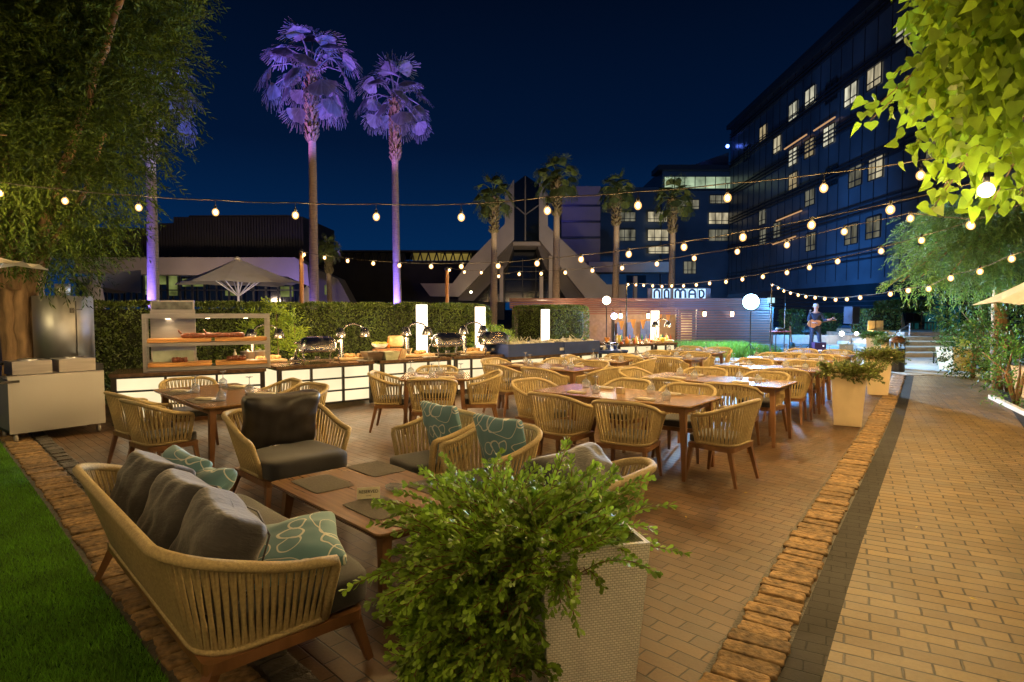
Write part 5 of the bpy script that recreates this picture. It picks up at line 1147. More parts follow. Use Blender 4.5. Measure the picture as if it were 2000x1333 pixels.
p = D(-60, 600, 7.2); umbrella((p.x, p.y, 0), D(0, 480, 7.2).z, D(0, 520, 7.2).z, 1.25, 'cream umbrella edge poking in at the far left', R(20))
p = D(2120, 640, 8.6); umbrella((p.x, p.y, 0), 2.55, D(1955, 596, 8.6).z, 1.9, 'white umbrella corner at the right picture edge', R(0), M('white_canvas', (.8, .8, .78), .7, var=.04))
for i, (px, lab) in enumerate(((183, 'closed cream umbrella beyond the hedge near the smoker'), (600, 'closed cream umbrella behind the lamp pole'))):
    p = D(px, 590, 26); z = D(px, 536 if i == 0 else 560, 26).z; t = thing('folded_umbrella', lab, 'umbrella', (p.x, p.y, 0), 0, 'closed umbrellas'); b = MB()
    vs = []; fs = []; n = 24
    for k, (rr, zz) in enumerate(((.42, .7), (.38, z*.55), (.28, z*.85), (.10, z*.97), (.02, z))):
        for j in range(n): a = j/n*2*PI; q = rr*(1+.14*(-1)**j); vs.append((math.cos(a)*q, math.sin(a)*q, zz))
    for k in range(4):
        for j in range(n): fs.append((k*n+j, k*n+(j+1) % n, (k+1)*n+(j+1) % n, (k+1)*n+j))
    b.add(vs, fs, True); b.build('canopy', canvas, t); b = MB(); b.cyl((0, 0, 0), (0, 0, z+.05), .03); b.build('pole', white, t)
Yv = 30; gn = 8; A_, B_, C_, D_ = D(132, 545, Yv), D(275, 528, Yv+3), D(275, 572, Yv), D(205, 578, Yv-2); vs = []; fs = []
for i in range(gn+1):
    for j in range(gn+1):
        u, v = i/gn, j/gn; p = A_.lerp(B_, u).lerp(A_.lerp(D_, u*1.0).lerp(C_, u), v); p.z -= .5*math.sin(PI*u)*math.sin(PI*v); vs.append(p)
for i in range(gn):
    for j in range(gn): a = i*(gn+1)+j; fs.append((a, a+1, a+gn+2, a+gn+1))
b = MB(); b.add(vs, fs, True); b.add([v+Vector((0, 0, .02)) for v in vs], fs, True); tag(b.build('shade_sail', canvas), 'blue lit shade sail hanging left of the glowing palm trunk', 'sail')
light('sail_light', 'SPOT', D(205, 600, 28), 600, (.16, .12, 1), None, .1, lookrot((0.05, .05, 1)), R(120), .6)
light('umbrella_light', 'POINT', D(545, 585, 22.2), 25, (.14, .12, 1), None, .1)
light('pavilion_blue_light', 'POINT', D(560, 570, 41), 500, (.25, .18, 1), None, .2)
light('portal_light', 'SPOT', D(985, 610, 45), 5200, (1, .74, .50), None, .5, lookrot(D(985, 520, 56)-D(985, 610, 45)), R(62), .6).data.energy = 900
light('portal_light', 'SPOT', D(1130, 605, 45), 5200, (1, .76, .52), None, .5, lookrot(D(1130, 500, 58)-D(1130, 605, 45)), R(70), .6).data.energy = 800
light('palm_row_fill', 'POINT', D(1060, 596, 33), 500, (1, .75, .5), None, .3)  # added warm fill points so the palm trunks are not silhouettes
light('palm_row_fill', 'POINT', D(1250, 596, 34), 500, (1, .75, .5), None, .3)
light('portal_blue_light', 'POINT', D(1125, 390, 57), 260, (.15, .12, 1), None, .3)
light('pavilion_warm_light', 'POINT', D(330, 590, 38), 900, (1, .72, .5), None, .5)
# poles carrying the strings
poles = [(588, 492, 14.2, 'wooden lamp pole left of the tallest palm behind the hedge'), (873, 526, 17, 'wooden lamp pole behind the hedge between palms and portal'), (1224, 553, 21, 'thin dark pole carrying the left end of the far light string'), (1507, 556, 20.5, 'thin dark pole right of the bright stage lamp')]
for px, py, Y, lab in poles:
    p = D(px, py, Y); t = thing('light_pole', lab, 'pole', (p.x, p.y, 0), 0, 'poles carrying the light strings'); b = MB(); b.cyl((0, 0, 0), (0, 0, p.z), .055 if px < 900 else .025, .05 if px < 900 else .02, n=10); b.build('post', wood if px < 900 else darkmetal, t)
    b = MB(); b.sph((0, 0, p.z), .065 if px < 900 else .03, 8, 6); b.build('cap', darkmetal, t)
# ================================================================ STRING LIGHTS
m_cable = M('cable', (.05, .04, .03), .6)
NB = [0]
def string(label, pix, dl, dr, hang, r=.031, lx=None, rx=None, ext0=None, ext1=None, world=None):
    t = thing('string_light', label, 'string light', (0, 0, 0), 0, 'festoon light strings')
    if world: pts = [Vector(p) for p in world]
    else:
        n = len(pix); x0, x1 = pix[0][0], pix[-1][0]; pts = []
        for px, py in pix:
            u = (px-x0)/(x1-x0); inv = (1-u)/dl+u/dr; pts.append(D(px, py, 1/inv))
    cab = [p+Vector((0, 0, hang)) for p in pts]
    if ext0 is not None: cab = [Vector(ext0)]+cab
    if ext1 is not None: cab = cab+[Vector(ext1)]
    dn = [cab[0]]
    for i in range(len(cab)-1):
        a, c = cab[i], cab[i+1]
        for k in range(1, 5): u = k/4; q = a.lerp(c, u); q.z -= .012*math.sin(PI*u)*(c-a).length; dn.append(q)
    b = MB(); b.tube(dn, .006 if hang > .1 else .0045, 5); b.build('cable', m_cable, t)
    for p in pts:
        b = MB(); b.cyl((0, 0, r*.8), (0, 0, hang), .004, n=4); b.cyl((0, 0, r*.8), (0, 0, r*.8+.05), .016, n=8); s = b.build('lamp_holder', darkmetal, t, p)
        g = MB(); g.sph((0, 0, 0), r*1.12, 10, 7, 1.15); g = g.build('bulb', bulbshell, s); h_ = MB(); h_.sph((0, 0, 0), r*.58, 8, 5, 1.3); h_.build('filament', bulbdim if world else bulbglow, s)
        NB[0] += 1
    return t
S1 = [(-150, 366), (0, 378), (127, 393), (271, 406), (421, 415), (577, 421), (735, 424), (901, 425), (1069, 412), (1246, 402), (1421, 387), (1609, 368), (1798, 343), (1995, 312)]
string('nearest long light string crossing the whole picture above the tables', S1, 7.9, 5.6, .14, .034)
S2 = [(594, 498), (634, 504), (679, 510), (729, 515), (780, 519), (842, 521), (901, 521), (973, 520), (1049, 515), (1135, 507), (1228, 497), (1336, 483), (1451, 464), (1585, 440), (1739, 410), (1925, 366)]
string('light string from the first wooden pole rising to the upper right', S2, 14.2, 4.9, .06, .033)
S3 = [(878, 528), (907, 532), (940, 533), (974, 540), (1014, 536), (1057, 535), (1104, 533), (1157, 529), (1215, 524), (1283, 516), (1356, 505), (1440, 492), (1537, 479), (1649, 453), (1778, 427), (1895, 440)]
string('light string from the second wooden pole running to the right', S3, 17, 6.2, .06, .033)
S4 = [(1227, 556), (1242, 557), (1257, 558), (1275, 559), (1293, 560), (1312, 559), (1335, 559), (1360, 557), (1386, 554), (1418, 551), (1450, 546), (1490, 541), (1537, 533), (1581, 523), (1636, 511), (1721, 491), (1800, 470), (1897, 442), (2010, 405)]
string('light string running from above the bar sign towards the right', S4, 21, 6.5, .06, .035)
S5 = [(1508, 557), (1520, 563), (1531, 569), (1544, 573), (1559, 577), (1574, 580), (1592, 582), (1611, 584), (1632, 586), (1654, 585), (1680, 582), (1739, 575), (1774, 568), (1814, 565), (1857, 544), (1914, 531), (1976, 506), (2060, 480)]
string('low sagging light string above the guitar player', S5, 20.5, 7.0, .05, .036)
# strings that continue overhead behind the photographer
string('light string overhead behind the viewer, left run', None, 0, 0, .1, .034, world=[(-6+i*1.0, .2+.1*i, 3.0) for i in range(12)])
string('light string overhead behind the viewer, right run', None, 0, 0, .1, .034, world=[(-5+i*1.0, -3.2+.12*i, 2.7) for i in range(13)])
t = thing('tree_lamp', 'glaring warm lamp hanging among the heart shaped leaves', 'lamp', D(1926, 372, 4.3)); b = MB(); b.sph((0, 0, 0), .05, 12, 8); b.build('bulb', EM('tree_lamp_glow', (1, .80, .42), 45), t); b = MB(); b.cyl((0, 0, .05), (0, 0, .12), .02, n=8); b.build('holder', darkmetal, t)
light('tree_lamp', 'POINT', D(1915, 368, 4.5), 16, (1, .78, .42), None, .06)
light('tree_lamp', 'POINT', D(2080, 300, 3.0), 16, (1, .80, .42), None, .08)

# ================================================================ BAR
YB = 28
m_slat = M('red_slat', (.17, .055, .03), .45, var=.3, scale=2, stretch=(.3, 1, 6))
bar = thing('slatted_bar', 'reddish slatted wooden bar pavilion with open front under the sign', 'bar', (0, 0, 0))
def bq(b, x0, x1, y0, y1, Y, dep=.1): quadbox(b, x0, x1, y0, y1, Y, dep)
b = MB()
for i in range(5): bq(b, 995, 1502, 583+i*4.2, 586.4+i*4.2, YB-.3-i*.0, .12)
b.build('roof_fascia', m_slat, bar)
b = MB(); bq(b, 1000, 1500, 583, 585, YB, 5); b.build('roof', m_slat, bar)
b = MB()
for i in range(14): bq(b, 1322, 1508, 603+i*5.1, 605.7+i*5.1, YB, .10)
b.build('wall_slat', m_slat, bar)
b = MB()
for i in range(3): bq(b, 1000, 1322, 604+i*4.0, 606.4+i*4.0, YB+.05, .06)
b.build('upper_slat', m_slat, bar)
for x in (1000, 1195, 1320, 1360, 1507): b = MB(); bq(b, x, x+4, 600, 677, YB+.1, .15); b.build('post', darkmetal, bar)
b = MB(); bq(b, 1000, 1330, 603, 677, YB+4.2, .1); b.build('back_wall', M('bar_back', (.20, .15, .12), .6), bar)
b = MB(); bq(b, 1325, 1505, 603, 677, YB+2.5, .1); b.build('inner_wall', M('bar_inner', (.06, .05, .045), .6), bar)
b = MB(); bq(b, 1330, 1352, 612, 675, YB+1.0, .05); b.build('warm_partition', M('warm_part', (.45, .30, .12), .5), bar)
b = MB(); bq(b, 1200, 1318, 665, 668, YB+.4, .8); b.build('bar_counter', m_slat, bar)
b = MB()
for x, y in ((1205, 630), (1225, 630), (1251, 628), (1262, 628)): bq(b, x, x+12, y, 664, YB+3.8, .1)
b.build('blue_panel', M('bar_blue', (.04, .09, .28), .5), bar)
m_pen = M('orange_pennant', (.75, .32, .03), .6)
for i, (px, py) in enumerate(((1214, 627), (1237, 624), (1256, 625), (1289, 612), (1305, 611))):
    t = thing('orange_pennant', f'{["first","second","third","fourth","fifth"][i]} orange pennant from the left hanging in the bar', 'pennant', D(px, py, YB+.6), 0, 'orange pennants in the bar'); b = MB(); b.extr([(-.13, 0, 0), (.13, 0, 0), (.03, 0, -.42), (-.03, 0, -.42)], (0, .02, 0)); b.build('cloth', m_pen, t)
m_hl = EM('hanging_lamp_glow', (1, .75, .4), 12)
for i, (px, py, lab) in enumerate(((1266, 622, 'small hanging lamp inside the bar opening'), (1376, 618, 'small hanging lamp behind the left slats'), (1430, 618, 'small hanging lamp behind the right slats'), (1212, 622, 'small hanging lamp at the left bar post'))):
    t = thing('hanging_lamp', lab, 'lamp', D(px, py, YB-.25), 0, 'hanging lamps of the bar'); b = MB(); b.cyl((0, 0, 0), (0, 0, .2), .07, n=10); b.build('glass_tube', m_hl, t); b = MB(); b.cyl((0, 0, .2), (0, 0, .25), .075, n=10); b.cyl((0, 0, .25), (0, 0, .42), .01, n=5); b.build('cap', darkmetal, t)
bcol = [(.6, .3, .08), (.1, .35, .15), (.5, .45, .35), (.55, .15, .05), (.4, .42, .45)]
mcol = [M('bottle%d' % i, c, .15) for i, c in enumerate(bcol)]
for i in range(14):
    b = MB(); h = random.uniform(.22, .34); b.lathe([(.045, 0), (.045, h*.6), (.018, h*.8), (.018, h), (.001, h)], n=8); small('bottle', b, mcol[i % 5], D(1206+i*8, 664.5, YB+.5), 0, f'bottle on the bar counter, number {i+1} from the left', 'bottle', 'bottles on the bar counter')
for i, o in enumerate([o for o in C.objects if o.get('group') == 'bottles on the bar counter']): o['label'] = 'small bottle standing on the bar counter under the pennants'
light('bar_front_fill', 'POINT', D(1250, 612, YB-2.2), 80, (1, .6, .32), None, .1)  # added warm fill for the bar fascia, floats without a fixture
light('bar_light', 'POINT', D(1240, 610, YB+1.6), 420, (1, .62, .32), None, .1); light('bar_light', 'POINT', D(1300, 612, YB+1.8), 260, (1, .7, .35), None, .1)
light('bar_light', 'POINT', D(1110, 600, YB-1.5), 90, (1, .6, .35), None, .1); light('bar_inner_light', 'POINT', D(1342, 640, YB+.6), 22, (1, .75, .35), None, .05)
light('bar_green_light', 'POINT', D(1372, 640, YB+1.2), 14, (.1, 1, .5), None, .05)
# sign
sg = thing('bar_sign', 'NOMAD sign with back lit blue white letters on the bar roof', 'sign', (0, 0, 0))
b = MB(); quadbox(b, 1265, 1388, 563, 583.5, YB+.4, .1); b.build('sign_panel', M('sign_panel', (.12, .10, .11), .6), sg)
m_let = M('sign_letter', (.01, .03, .10), .4); m_halo = EM('sign_halo', (.50, .78, 1), 1.7)
LB = MB(); HB = MB(); s1 = D(1270, 565.5, YB+.2); pxm = (YB+.2)/1200
def SL_(x, y): q = D(x, y, YB+.2); return q
def stroke(pts, w_=.045): LB.tube([SL_(*p) for p in pts], w_, 6)
def arch(x0, x1, top=566.5, bot=582.5):
    r = (x1-x0)/2; cx = (x0+x1)/2; return [(x0, bot)]+[(cx-r*math.cos(a), top+r-r*math.sin(a)) for a in [PI*i/8 for i in range(9)]]+[(x1, bot)]
for (a, c) in ((1278, 1288), (1319, 1328), (1329.5, 1338.5), (1346, 1358)): stroke(arch(a, c))
stroke([(1348, 575), (1357, 575)])
r_ = arch(1298, 1306); stroke(r_+[(1302, 583.2), (1298, 582.5)])
stroke([(1366, 582), (1366, 567), (1370, 567), (1374, 570), (1375, 574.5), (1374, 579), (1370, 582), (1366, 582)])
for (a, c) in ((1275, 1291), (1295, 1309), (1316, 1341.5), (1343, 1361), (1363, 1378)): quadbox(HB, a, c, 564.6, 583, YB+.32, .05)
LB.build('letters', m_let, sg); HB.build('letter_glow', m_halo, sg)

# ================================================================ STAGE
YS = 23.0
def PS(px, py, Y=YS): return D(px, py, Y)
stg = thing('low_stage', 'low dark stage platform under the guitar player', 'stage', (0, 0, 0)); b = MB(); p, q = D(1528, 690, 21.5), D(1672, 690, 21.5); b.box(((p.x+q.x)/2, 23, .06), (q.x-p.x, 3.2, .10)); b.build('deck', bluebin, stg)
Z0 = .11
# performer
def skin(name, chain, rad, edges, mat, parent, sub=2):
    me = bpy.data.meshes.new(name); me.from_pydata(chain, edges, []); o = bpy.data.objects.new(name, me); C.objects.link(o)
    md = o.modifiers.new('s', 'SKIN'); 
    for i, v in enumerate(me.skin_vertices[0].data): v.radius = rad[i] if isinstance(rad[i], tuple) else (rad[i], rad[i]); v.use_root = (i == 0)
    s = o.modifiers.new('u', 'SUBSURF'); s.levels = s.render_levels = sub
    dg = bpy.context.evaluated_depsgraph_get(); m2 = bpy.data.meshes.new_from_object(o.evaluated_get(dg)); bpy.data.objects.remove(o)
    m2.materials.clear(); m2.materials.append(mat); [setattr(p_, 'use_smooth', True) for p_ in m2.polygons]
    o = bpy.data.objects.new(name, m2); C.objects.link(o); o.parent = parent; return o
pp = PS(1591, 690); per = thing('person', 'guitar player in dark clothes standing and playing at the microphone', 'person', (pp.x, pp.y, Z0), R(-8))
m_skin = M('skin', (.50, .27, .18), .55, var=.1); m_cloth = M('dark_shirt', (.02, .03, .055), .8, var=.2); m_jean = M('dark_jeans', (.03, .05, .09), .8, var=.2); m_hair = M('white_hair', (.55, .52, .50), .8)
ch = [(0, 0, .95), (0, 0, 1.1), (0, 0, 1.28), (0, -.0, 1.42), (0, -.02, 1.50), (0, -.03, 1.58), (0, -.035, 1.66), (0, -.03, 1.73),
      (.17, 0, 1.40), (.27, -.06, 1.18), (.16, -.26, 1.08), (.08, -.29, 1.08), (-.17, 0, 1.40), (-.30, -.04, 1.17), (-.42, -.22, 1.20), (-.50, -.27, 1.24),
      (.10, 0, .90), (.13, -.02, .50), (.14, .0, .10), (.15, -.12, .035), (-.10, 0, .90), (-.14, -.04, .50), (-.19, -.02, .10), (-.20, -.14, .035)]
rd = [(.15, .11), (.14, .10), (.17, .11), (.14, .09), .05, (.075, .085), (.078, .095), (.06, .075), .07, .05, .036, .035, .07, .05, .036, .035, .085, .06, .045, .04, .085, .06, .045, .04]
ed = [(0, 1), (1, 2), (2, 3), (3, 4), (4, 5), (5, 6), (6, 7), (3, 8), (8, 9), (9, 10), (10, 11), (3, 12), (12, 13), (13, 14), (14, 15), (0, 16), (16, 17), (17, 18), (18, 19), (0, 20), (20, 21), (21, 22), (22, 23)]
skin('body', ch, rd, ed, m_skin, per, 2)
ch2 = [(0, 0, .93), (0, 0, 1.1), (0, 0, 1.28), (0, 0, 1.425), (.17, 0, 1.40), (.27, -.06, 1.18), (.19, -.2, 1.10), (-.17, 0, 1.40), (-.30, -.04, 1.17), (-.39, -.17, 1.19)]
skin('shirt', ch2, [(.17, .13), (.16, .12), (.19, .13), (.15, .10), .085, .065, .05, .085, .065, .05], [(0, 1), (1, 2), (2, 3), (3, 4), (4, 5), (5, 6), (3, 7), (7, 8), (8, 9)], m_cloth, per)
ch3 = [(0, 0, .96), (.10, 0, .88), (.13, -.02, .50), (.14, 0, .07), (-.10, 0, .88), (-.14, -.04, .50), (-.19, -.02, .07)]
skin('trousers', ch3, [(.17, .125), .10, .078, .065, .10, .078, .065], [(0, 1), (1, 2), (2, 3), (0, 4), (4, 5), (5, 6)], m_jean, per)
b = MB(); b.sph((0, -.015, 1.72), .105, 12, 9, .85); b.build('hair', m_hair, per)
b = MB(); b.sph((0, -.115, 1.66), .014, 6, 5, 1.4)
for s in (-1, 1): b.sph((s*.085, -.03, 1.665), .018, 6, 5, 1.5)
b.build('nose_and_ears', m_skin, per); b = MB()
for s in (-1, 1): b.sph((s*.03, -.115, 1.685), .008, 6, 4)
b.tube([(-.025, -.112, 1.618), (0, -.12, 1.614), (.025, -.112, 1.618)], .005, 5); b.build('eyes_and_mouth', m_ink, per)
for s, hx, hy, hz in ((1, .06, -.30, 1.08), (-1, -.53, -.29, 1.26)):
    for f_ in range(4): b = MB(); x = hx+(f_-1.5)*.018; b.tube([(x, hy, hz+.02), (x-.01, hy-.03, hz), (x-.015, hy-.03, hz-.03+f_*.003), (x-.015, hy-.005, hz-.045)], [.009, .009, .008, .006], 6); b.build('finger', m_skin, per)
    b = MB(); b.tube([(hx+.03, hy+.01, hz), (hx+.035, hy-.02, hz+.03), (hx+.02, hy-.04, hz+.04)], [.011, .010, .008], 6); b.build('thumb', m_skin, per)
# the viewer sees the body of the guitar at the left, neck to the right -> mirror x
gt = thing('acoustic_guitar', 'orange brown acoustic guitar held by the player', 'guitar', (pp.x, pp.y, Z0), R(-8))
vs = []; n = 28; outl = []
for j in range(n):
    a = j/n*2*PI; x = math.cos(a)*.24; w_ = .165 if x < 0 else .125; w_ *= (1-.22*math.exp(-((x-.03)/.06)**2)); outl.append((x, math.sin(a)*w_))
ga = R(10)
def GP(x, y, z): return (-.10+x*math.cos(ga)-z*math.sin(ga), -.20+y, 1.06+x*math.sin(ga)+z*math.cos(ga))
m_gt = M('guitar_top', (.62, .24, .08), .3, var=.15)
b = MB(); b.add([GP(x, -.05, z) for x, z in outl]+[GP(x, .05, z) for x, z in outl], [tuple(range(n)), tuple(range(2*n-1, n-1, -1))]+[(i, (i+1) % n, n+(i+1) % n, n+i) for i in range(n)]); b.build('body', m_gt, gt)
b = MB(); b.bar(GP(.2, -.055, 0), GP(.62, -.045, 0), .05, .02); b.build('neck', wood, gt)
b = MB(); b.bar(GP(.62, -.045, 0), GP(.76, -.03, .0), .07, .015); b.build('headstock', m_gt, gt)
b = MB(); b.cyl(GP(.05, -.048, 0), GP(.05, -.053, 0), .045, n=16); b.build('sound_hole', m_ink, gt)
for o in (per,): o.scale = (-1, 1, 1)
# microphone stand
def tripod(b, c, r, z): 
    for k in range(3): a = k*2*PI/3+.4; b.tube([Vector(c)+Vector((0, 0, z)), Vector(c)+Vector((math.cos(a)*r, math.sin(a)*r, .015))], .013, 6)
p = PS(1581, 690, 22.4); t = thing('microphone_stand', 'microphone stand in front of the guitar player', 'stand', (p.x, p.y, Z0)); b = MB(); b.cyl((0, 0, .1), (0, 0, 1.48), .012, n=8); tripod(b, (0, 0, 0), .25, .3); b.build('stand', darkmetal, t); b = MB(); b.sph((0, 0, 1.54), .035, 8, 6); b.cyl((0, 0, 1.42), (0, .05, 1.52), .02, n=8); b.build('microphone', steel, t)
def standlamp(px, Y, z, label, col, E, r, emi, aim=None, head=None):
    p = D(px, 680, Y); t = thing('stage_lamp', label, 'stage lamp', (p.x, p.y, 0)); b = MB(); b.cyl((0, 0, .1), (0, 0, z-.15), .02, n=8); tripod(b, (0, 0, 0), .4, .5); b.build('stand', darkmetal, t)
    d = (Vector((0, 0, CAMZ))-Vector((p.x, p.y, z))).normalized(); q = Vector((0, 0, z)); b = MB(); b.tube([q-d*.2, q-d*.02, q], [r*.6, r*1.12, r*1.12], 18); b.build('housing', blackm, t)
    b = MB(); b.cyl(q+d*.004, q+d*.012, r, n=24); o = b.build('lens', EM('lens'+label[:8], col, emi), t)
    light('stage_light', 'SPOT', (p.x, p.y, z), E, col, None, r, lookrot(aim or d), R(165), .5).location = Vector((p.x, p.y, z))+d*.06
    return t
standlamp(1465, 21.5, D(1465, 590, 21.5).z, 'very bright blue white stage lamp on a stand by the bar', (.35, .66, 1), 15000, .27, 40, aim=(-.22, -1, -.10))
standlamp(1184, 23.0, D(1184, 587, 23.0).z, 'very bright warm white lamp above the left of the bar', (1, .78, .5), 1500, .15, 60)
standlamp(1199, 20.5, D(1199, 618, 20.5).z, 'smaller violet white lamp below the warm lamp at the bar', (.55, .6, 1), 350, .10, 40)
light('stage_wash_fill', 'POINT', D(1485, 598, 22.6), 950, (.12, .38, 1), None, .15)  # added blue fill points that widen the stage lamp's glow, no fixtures
light('stage_wash_fill', 'POINT', D(1560, 596, 26.5), 1500, (.06, .34, .9), None, .2)
light('stage_wash_fill', 'POINT', D(1640, 590, 24), 160, (.2, .5, .9), None, .2)
# white sign box beside the lamp
p = D(1506, 587, 24); t = thing('small_light_box', 'small white light box right of the bright stage lamp', 'light box', p); b = MB(); b.box((0, 0, 0), (.26, .06, .2)); b.build('face', EM('lightbox', (.55, .9, 1), 1.1), t); b = MB(); b.cyl((0, 0, -.1), (0, 0, -p.z+.0), .015, n=6); b.build('post', darkmetal, t)
for px, py, Y, lab, k in ((1534, 560, 24, 'tall thin pole left of the guitar player', 0),):
    p = D(px, py, Y); b = MB(); b.cyl((p.x, p.y, 0), (p.x, p.y, p.z), .015, n=6); tag(b.build('thin_pole', steel), lab, 'pole')
# loudspeaker on a stand
p = PS(1665, 690, 22.5); t = thing('loudspeaker', 'dark loudspeaker on a tripod stand right of the player', 'loudspeaker', (p.x, p.y, 0), R(25)); z = D(1665, 604, 22.5).z
b = MB(); b.box((-.1, 0, D(0, 616, 22.5).z+.0), (.40, .34, .62)); o = b.build('cabinet', M('speaker_navy', (.02, .022, .05), .5), t); b = MB(); b.box((-.1, -.175, D(0, 616, 22.5).z), (.36, .012, .56)); b.build('grille', blackm, o)
b = MB(); b.cyl((-.1, 0, .1), (-.1, 0, D(0, 632, 22.5).z), .018, n=8); tripod(b, (-.1, 0, 0), .45, .6); b.build('tripod', steel, t)
# amp, stool table, guitar on stand, monitors, flight case
p = PS(1599, 688, 22.6); t = thing('amplifier', 'small violet lit amplifier at the feet of the player', 'amplifier', (p.x, p.y, Z0)); b = MB(); b.box((0, 0, .19), (.42, .25, .36)); b.build('cabinet', M('amp_body', (.05, .03, .14), .5), t); b = MB(); b.box((-.02, -.13, .07), (.14, .01, .05)); b.box((.1, -.13, .24), (.05, .01, .05)); b.build('indicator', EM('amp_ind', (.8, .75, 1), 2), t)
p = PS(1523, 688, 20.5); t = thing('side_stand_table', 'tall thin legged table left of the stage with small gear', 'table', (p.x, p.y, 0), R(5)); b = MB(); b.box((0, 0, .95), (.55, .4, .03)); b.build('top', M('plum_top', (.16, .04, .06), .5), t); b = MB()
for x in (-.24, .24):
    for y in (-.17, .17): b.box((x, y, .47), (.025, .025, .94))
b.build('leg_frame', darkmetal, t); b = MB(); b.sbox((0, 0, 1.02), (.3, .2, .1), 6, 4); tag(b.build('mixer', blackm), 'small dark mixer on the tall thin legged table', 'mixer').location = (p.x, p.y, 0)
p = PS(1546, 690, 22.6); t = thing('spare_guitar', 'dark guitar leaning on a floor stand left of the player', 'guitar', (p.x, p.y, Z0), R(20)); b = MB(); b.lathe([(.001, -.04), (.15, -.03), (.16, 0), (.15, .03), (.001, .04)], n=16); o = b.build('body', M('teal_guitar', (.03, .12, .16), .3), t, (0, 0, .22)); o.rotation_euler = (R(80), 0, 0); b = MB(); b.bar((0, .0, .35), (-.05, .05, .95), .045, .02); b.build('neck', wood, t); b = MB(); tripod(b, (0, .1, 0), .18, .3); b.build('floor_stand', darkmetal, t)
p = G(1379, 701, 0); b = MB(); b.extr([(-.32, -.2, 0), (-.32, .22, 0), (-.32, .22, .22), (-.32, .0, .36), (-.32, -.2, .12)], (.64, 0, 0)); o = b.build('floor_monitor', M('monitor_blue', (.02, .06, .11), .5)); o.location = (p.x, p.y+.2, .012); o.rotation_euler = (0, 0, R(5)); tag(o, 'low dark blue floor monitor wedge on the pale paving', 'speaker')
p = G(1652, 702, 0); t = thing('menu_stand', 'grey framed panel standing before the stage', 'sign board', (p.x, p.y, .012), R(-4)); b = MB(); b.box((0, 0, .28), (.42, .03, .40)); b.build('panel', M('grey_panel', (.30, .31, .30), .5), t); b = MB(); 
for x in (-.22, .22): b.box((x, 0, .25), (.025, .05, .5))
b.box((0, 0, .49), (.46, .05, .025)); b.build('frame', steel, t)
# litter bin, frame table, A-board, rails, wooden bench seats
p = G(1768, 735, 0); 
p = D(1690, 690, 15.8); t = thing('litter_bin', 'dark domed litter bin behind the second planter', 'bin', (p.x, p.y, .012)); p.z = 0
t.location = (D(1752, 700, 16.6).x, 16.6, .012); b = MB(); b.lathe([(.18, 0), (.19, .04), (.19, .60), (.18, .62)], n=18); b.build('drum', blackm, t); b = MB(); b.lathe([(.20, .78), (.19, .86), (.13, .93), (.001, .96)], n=18); b.build('dome', M('bin_brown', (.10, .05, .03), .3), t)
for k in range(4): a = k*PI/2+.7; b = MB(); b.bar((math.cos(a)*.17, math.sin(a)*.17, .60), (math.cos(a)*.17, math.sin(a)*.17, .8), .03); b.build('dome_post', blackm, t)
p = G(1860, 712, 0); t = thing('frame_table', 'low thin black framed side table on the pale paving', 'table', (p.x, p.y, .012), R(-3)); b = MB(); hw_ = .44; 
for x in (-hw_, 0, hw_):
    for y in (-.2, .2): b.box((x, y, .15), (.03, .03, .3))
b.box((0, -.2, .31), (hw_*2+.03, .03, .03)); b.box((0, .2, .31), (hw_*2+.03, .03, .03)); b.build('frame', darkmetal, t); b = MB(); b.box((0, 0, .30), (hw_*2-.02, .36, .01)); b.build('top', blackm, t)
p = G(1972, 752, 0); t = thing('a_board', 'dark leaning pavement board at the right edge of the path', 'sign board', (p.x, p.y, .012), R(70)); b = MB(); b.box((0, 0, .36), (.62, .03, .66), rx=R(-10)); b.build('board', M('slate', (.05, .06, .07), .5), t); b = MB(); 
for x in (-.33, .33): b.bar((x, .06, 0), (x, -.06, .70), .03)
b.box((0, 0, .02), (.6, .3, .02)); b.build('frame', darkmetal, t)
for i, (px0, py0, px1, py1, Y) in enumerate(((1756, 645, 1776, 630, 24), (1776, 632, 1776, 668, 25))): 
    p = D(px0, 668, Y); b = MB(); b.cyl((p.x, Y, .1), (p.x, Y, D(0, py0, Y).z), .03, n=8); tag(b.build('rail_post', white), ('lower', 'upper')[i]+' white handrail post at the garden steps', 'post')
p, q = D(1756, 646, 24), D(1722, 672, 21); b = MB(); b.tube([q, p, D(1776, 634, 25)], .02, 6); tag(b.build('handrail', steel), 'sloping steel handrail beside the garden steps', 'handrail')
lw = thing('garden_wall', 'low warm lit garden wall behind the stage', 'wall', (0, 0, 0)); b = MB(); quadbox(b, 1510, 1700, 655, 672, 27, .4); b.build('wall', M('wall_render', (.28, .24, .2), .8), lw)
b = MB(); b.sph(D(1644, 652, 26.2), .10, 8, 6); t = b.build('garden_spotlight', EM('garden_spot', (1, .95, .7), 30)); tag(t, 'small white garden spotlight glowing behind the stage', 'lamp'); light('gs', 'POINT', D(1640, 650, 26.0), 30, (1, .95, .7))
b = MB(); b.sph(D(1673, 652, 26.2), .08, 8, 6); t = b.build('garden_spotlight', EM('garden_spot2', (1, .8, .4), 30)); tag(t, 'small amber garden spotlight beside the loudspeaker stand', 'lamp'); light('gs', 'POINT', D(1690, 650, 25.8), 40, (1, .8, .4))
for i, px in enumerate((1708, 1722)):
    p = D(px, 648, 26); t = thing('wooden_seat', ('left', 'right')[i]+' slatted wooden seat lit amber beside the clipped hedge box', 'bench', (p.x, 26, 0)); b = MB(); b.box((0, 0, .78), (.34, .4, .05)); b.box((0, .2, 1.0), (.34, .04, .4)); b.build('seat', M('amber_wood%d' % i, (.5, .28, .08), .5), t); b = MB(); [b.box((x, y, .4), (.04, .04, .75)) for x in (-.15, .15) for y in (-.17, .17)]; b.build('leg_frame', wood, t)
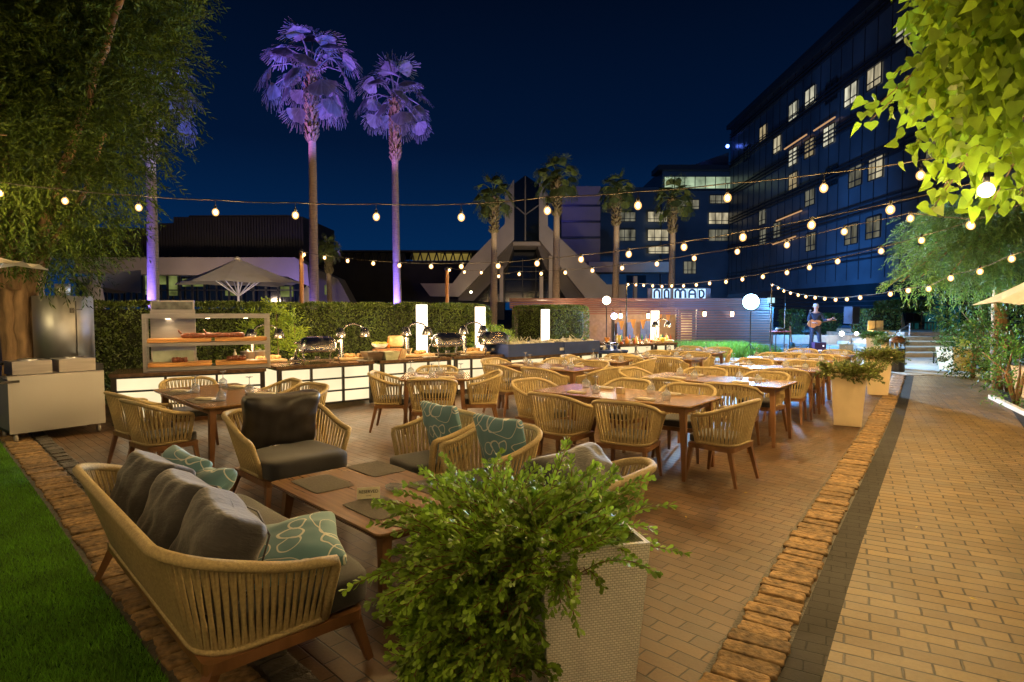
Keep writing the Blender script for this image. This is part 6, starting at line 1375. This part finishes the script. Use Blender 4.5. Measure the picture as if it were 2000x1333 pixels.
for i, px in enumerate((1782, 1797, 1811, 1840)):
    p = D(px, 650, 30); t = thing('terrace_chair', f'{["first","second","third","last"][i]} dark chair from the left on the raised far terrace', 'chair', (p.x, 30, .62), R(20*i), 'dark far terrace chairs'); b = MB(); b.box((0, 0, .42), (.45, .45, .05)); b.build('seat', blackm, t); b = MB(); b.box((0, .2, .68), (.45, .04, .45)); b.build('backrest', blackm, t); b = MB(); [b.box((x, y, .2), (.035, .035, .42)) for x in (-.2, .2) for y in (-.2, .2)]; b.build('leg_frame', blackm, t)
light('step_light', 'POINT', D(1800, 655, 19.5), 45, (1, .85, .55), None, .1)
light('shrub_light', 'POINT', D(1930, 694, 15.4), 16, (1, .8, .2), None, .05)
light('terrace_teal', 'POINT', D(1850, 620, 33), 120, (.2, .8, .8), None, .2)
light('hotel_blue_fill', 'SPOT', D(1480, 600, 44), 11000, (.07, .36, 1), None, .4, lookrot(D(1600, 480, 62)-D(1480, 590, 46)), R(130), 1)  # added fill that turns the hotel facade blue, no fixture stands here
light('tree_green_light', 'SPOT', D(1760, 640, 15), 1300, (.75, 1, .75), None, .2, lookrot(D(1900, 500, 12.2)-D(1760, 640, 15)), R(75), .7)
light('umbrella_warm_fill', 'SPOT', D(440, 585, 18), 500, (1, .8, .55), None, .2, lookrot(D(466, 540, 23)-D(440, 585, 18)+Vector((0, 0, .5))), R(50), .6)  # added warm fill to brighten the umbrella canopy, not a lamp on site
light('grass_fill', 'SPOT', D(1420, 600, 22.5), 1200, (.6, 1, .75), None, .1, lookrot((0, .35, -1)), R(120), .6)  # extra greenish fill put in to brighten the grass strip
light('lawn_lamp', 'POINT', (-7.6, 6.3, 2.4), 130, (1, .74, .32), None, .15)
light('path_blue', 'SPOT', (15.5, 24, 4.5), 900, (.55, .78, 1), None, .15, lookrot((-.12, -.35, -.9)), R(80), .6)

m_fall = M('fallen_leaf', (.42, .30, .05), .7, var=.3)
for i, (px, py, wh) in enumerate(((1457, 963, 'beside the front chair legs of the nearest table'), (1340, 1010, 'on the bare paving right of the big shrub'), (1560, 905, 'near the first smooth planter'), (1790, 1030, 'on the path near its left edge'), (1900, 1170, 'in the lower right of the path'), (620, 1240, 'under the near end of the sofa'), (830, 860, 'left of the small armchairs'), (60, 960, 'on the orange kerb stones by the lawn'))):
    p = G(px, py, .016); b = MB(); b.add([(-.02, 0, 0), (-.006, .009, .006), (.022, .002, .002), (-.004, -.008, .001)], [(0, 1, 2, 3)]); o = b.build('fallen_leaf', m_fall); o.location = p; o.rotation_euler = (0, 0, i*1.3); tag(o, 'dry yellow fallen leaf '+wh, 'leaf', 'fallen leaves')
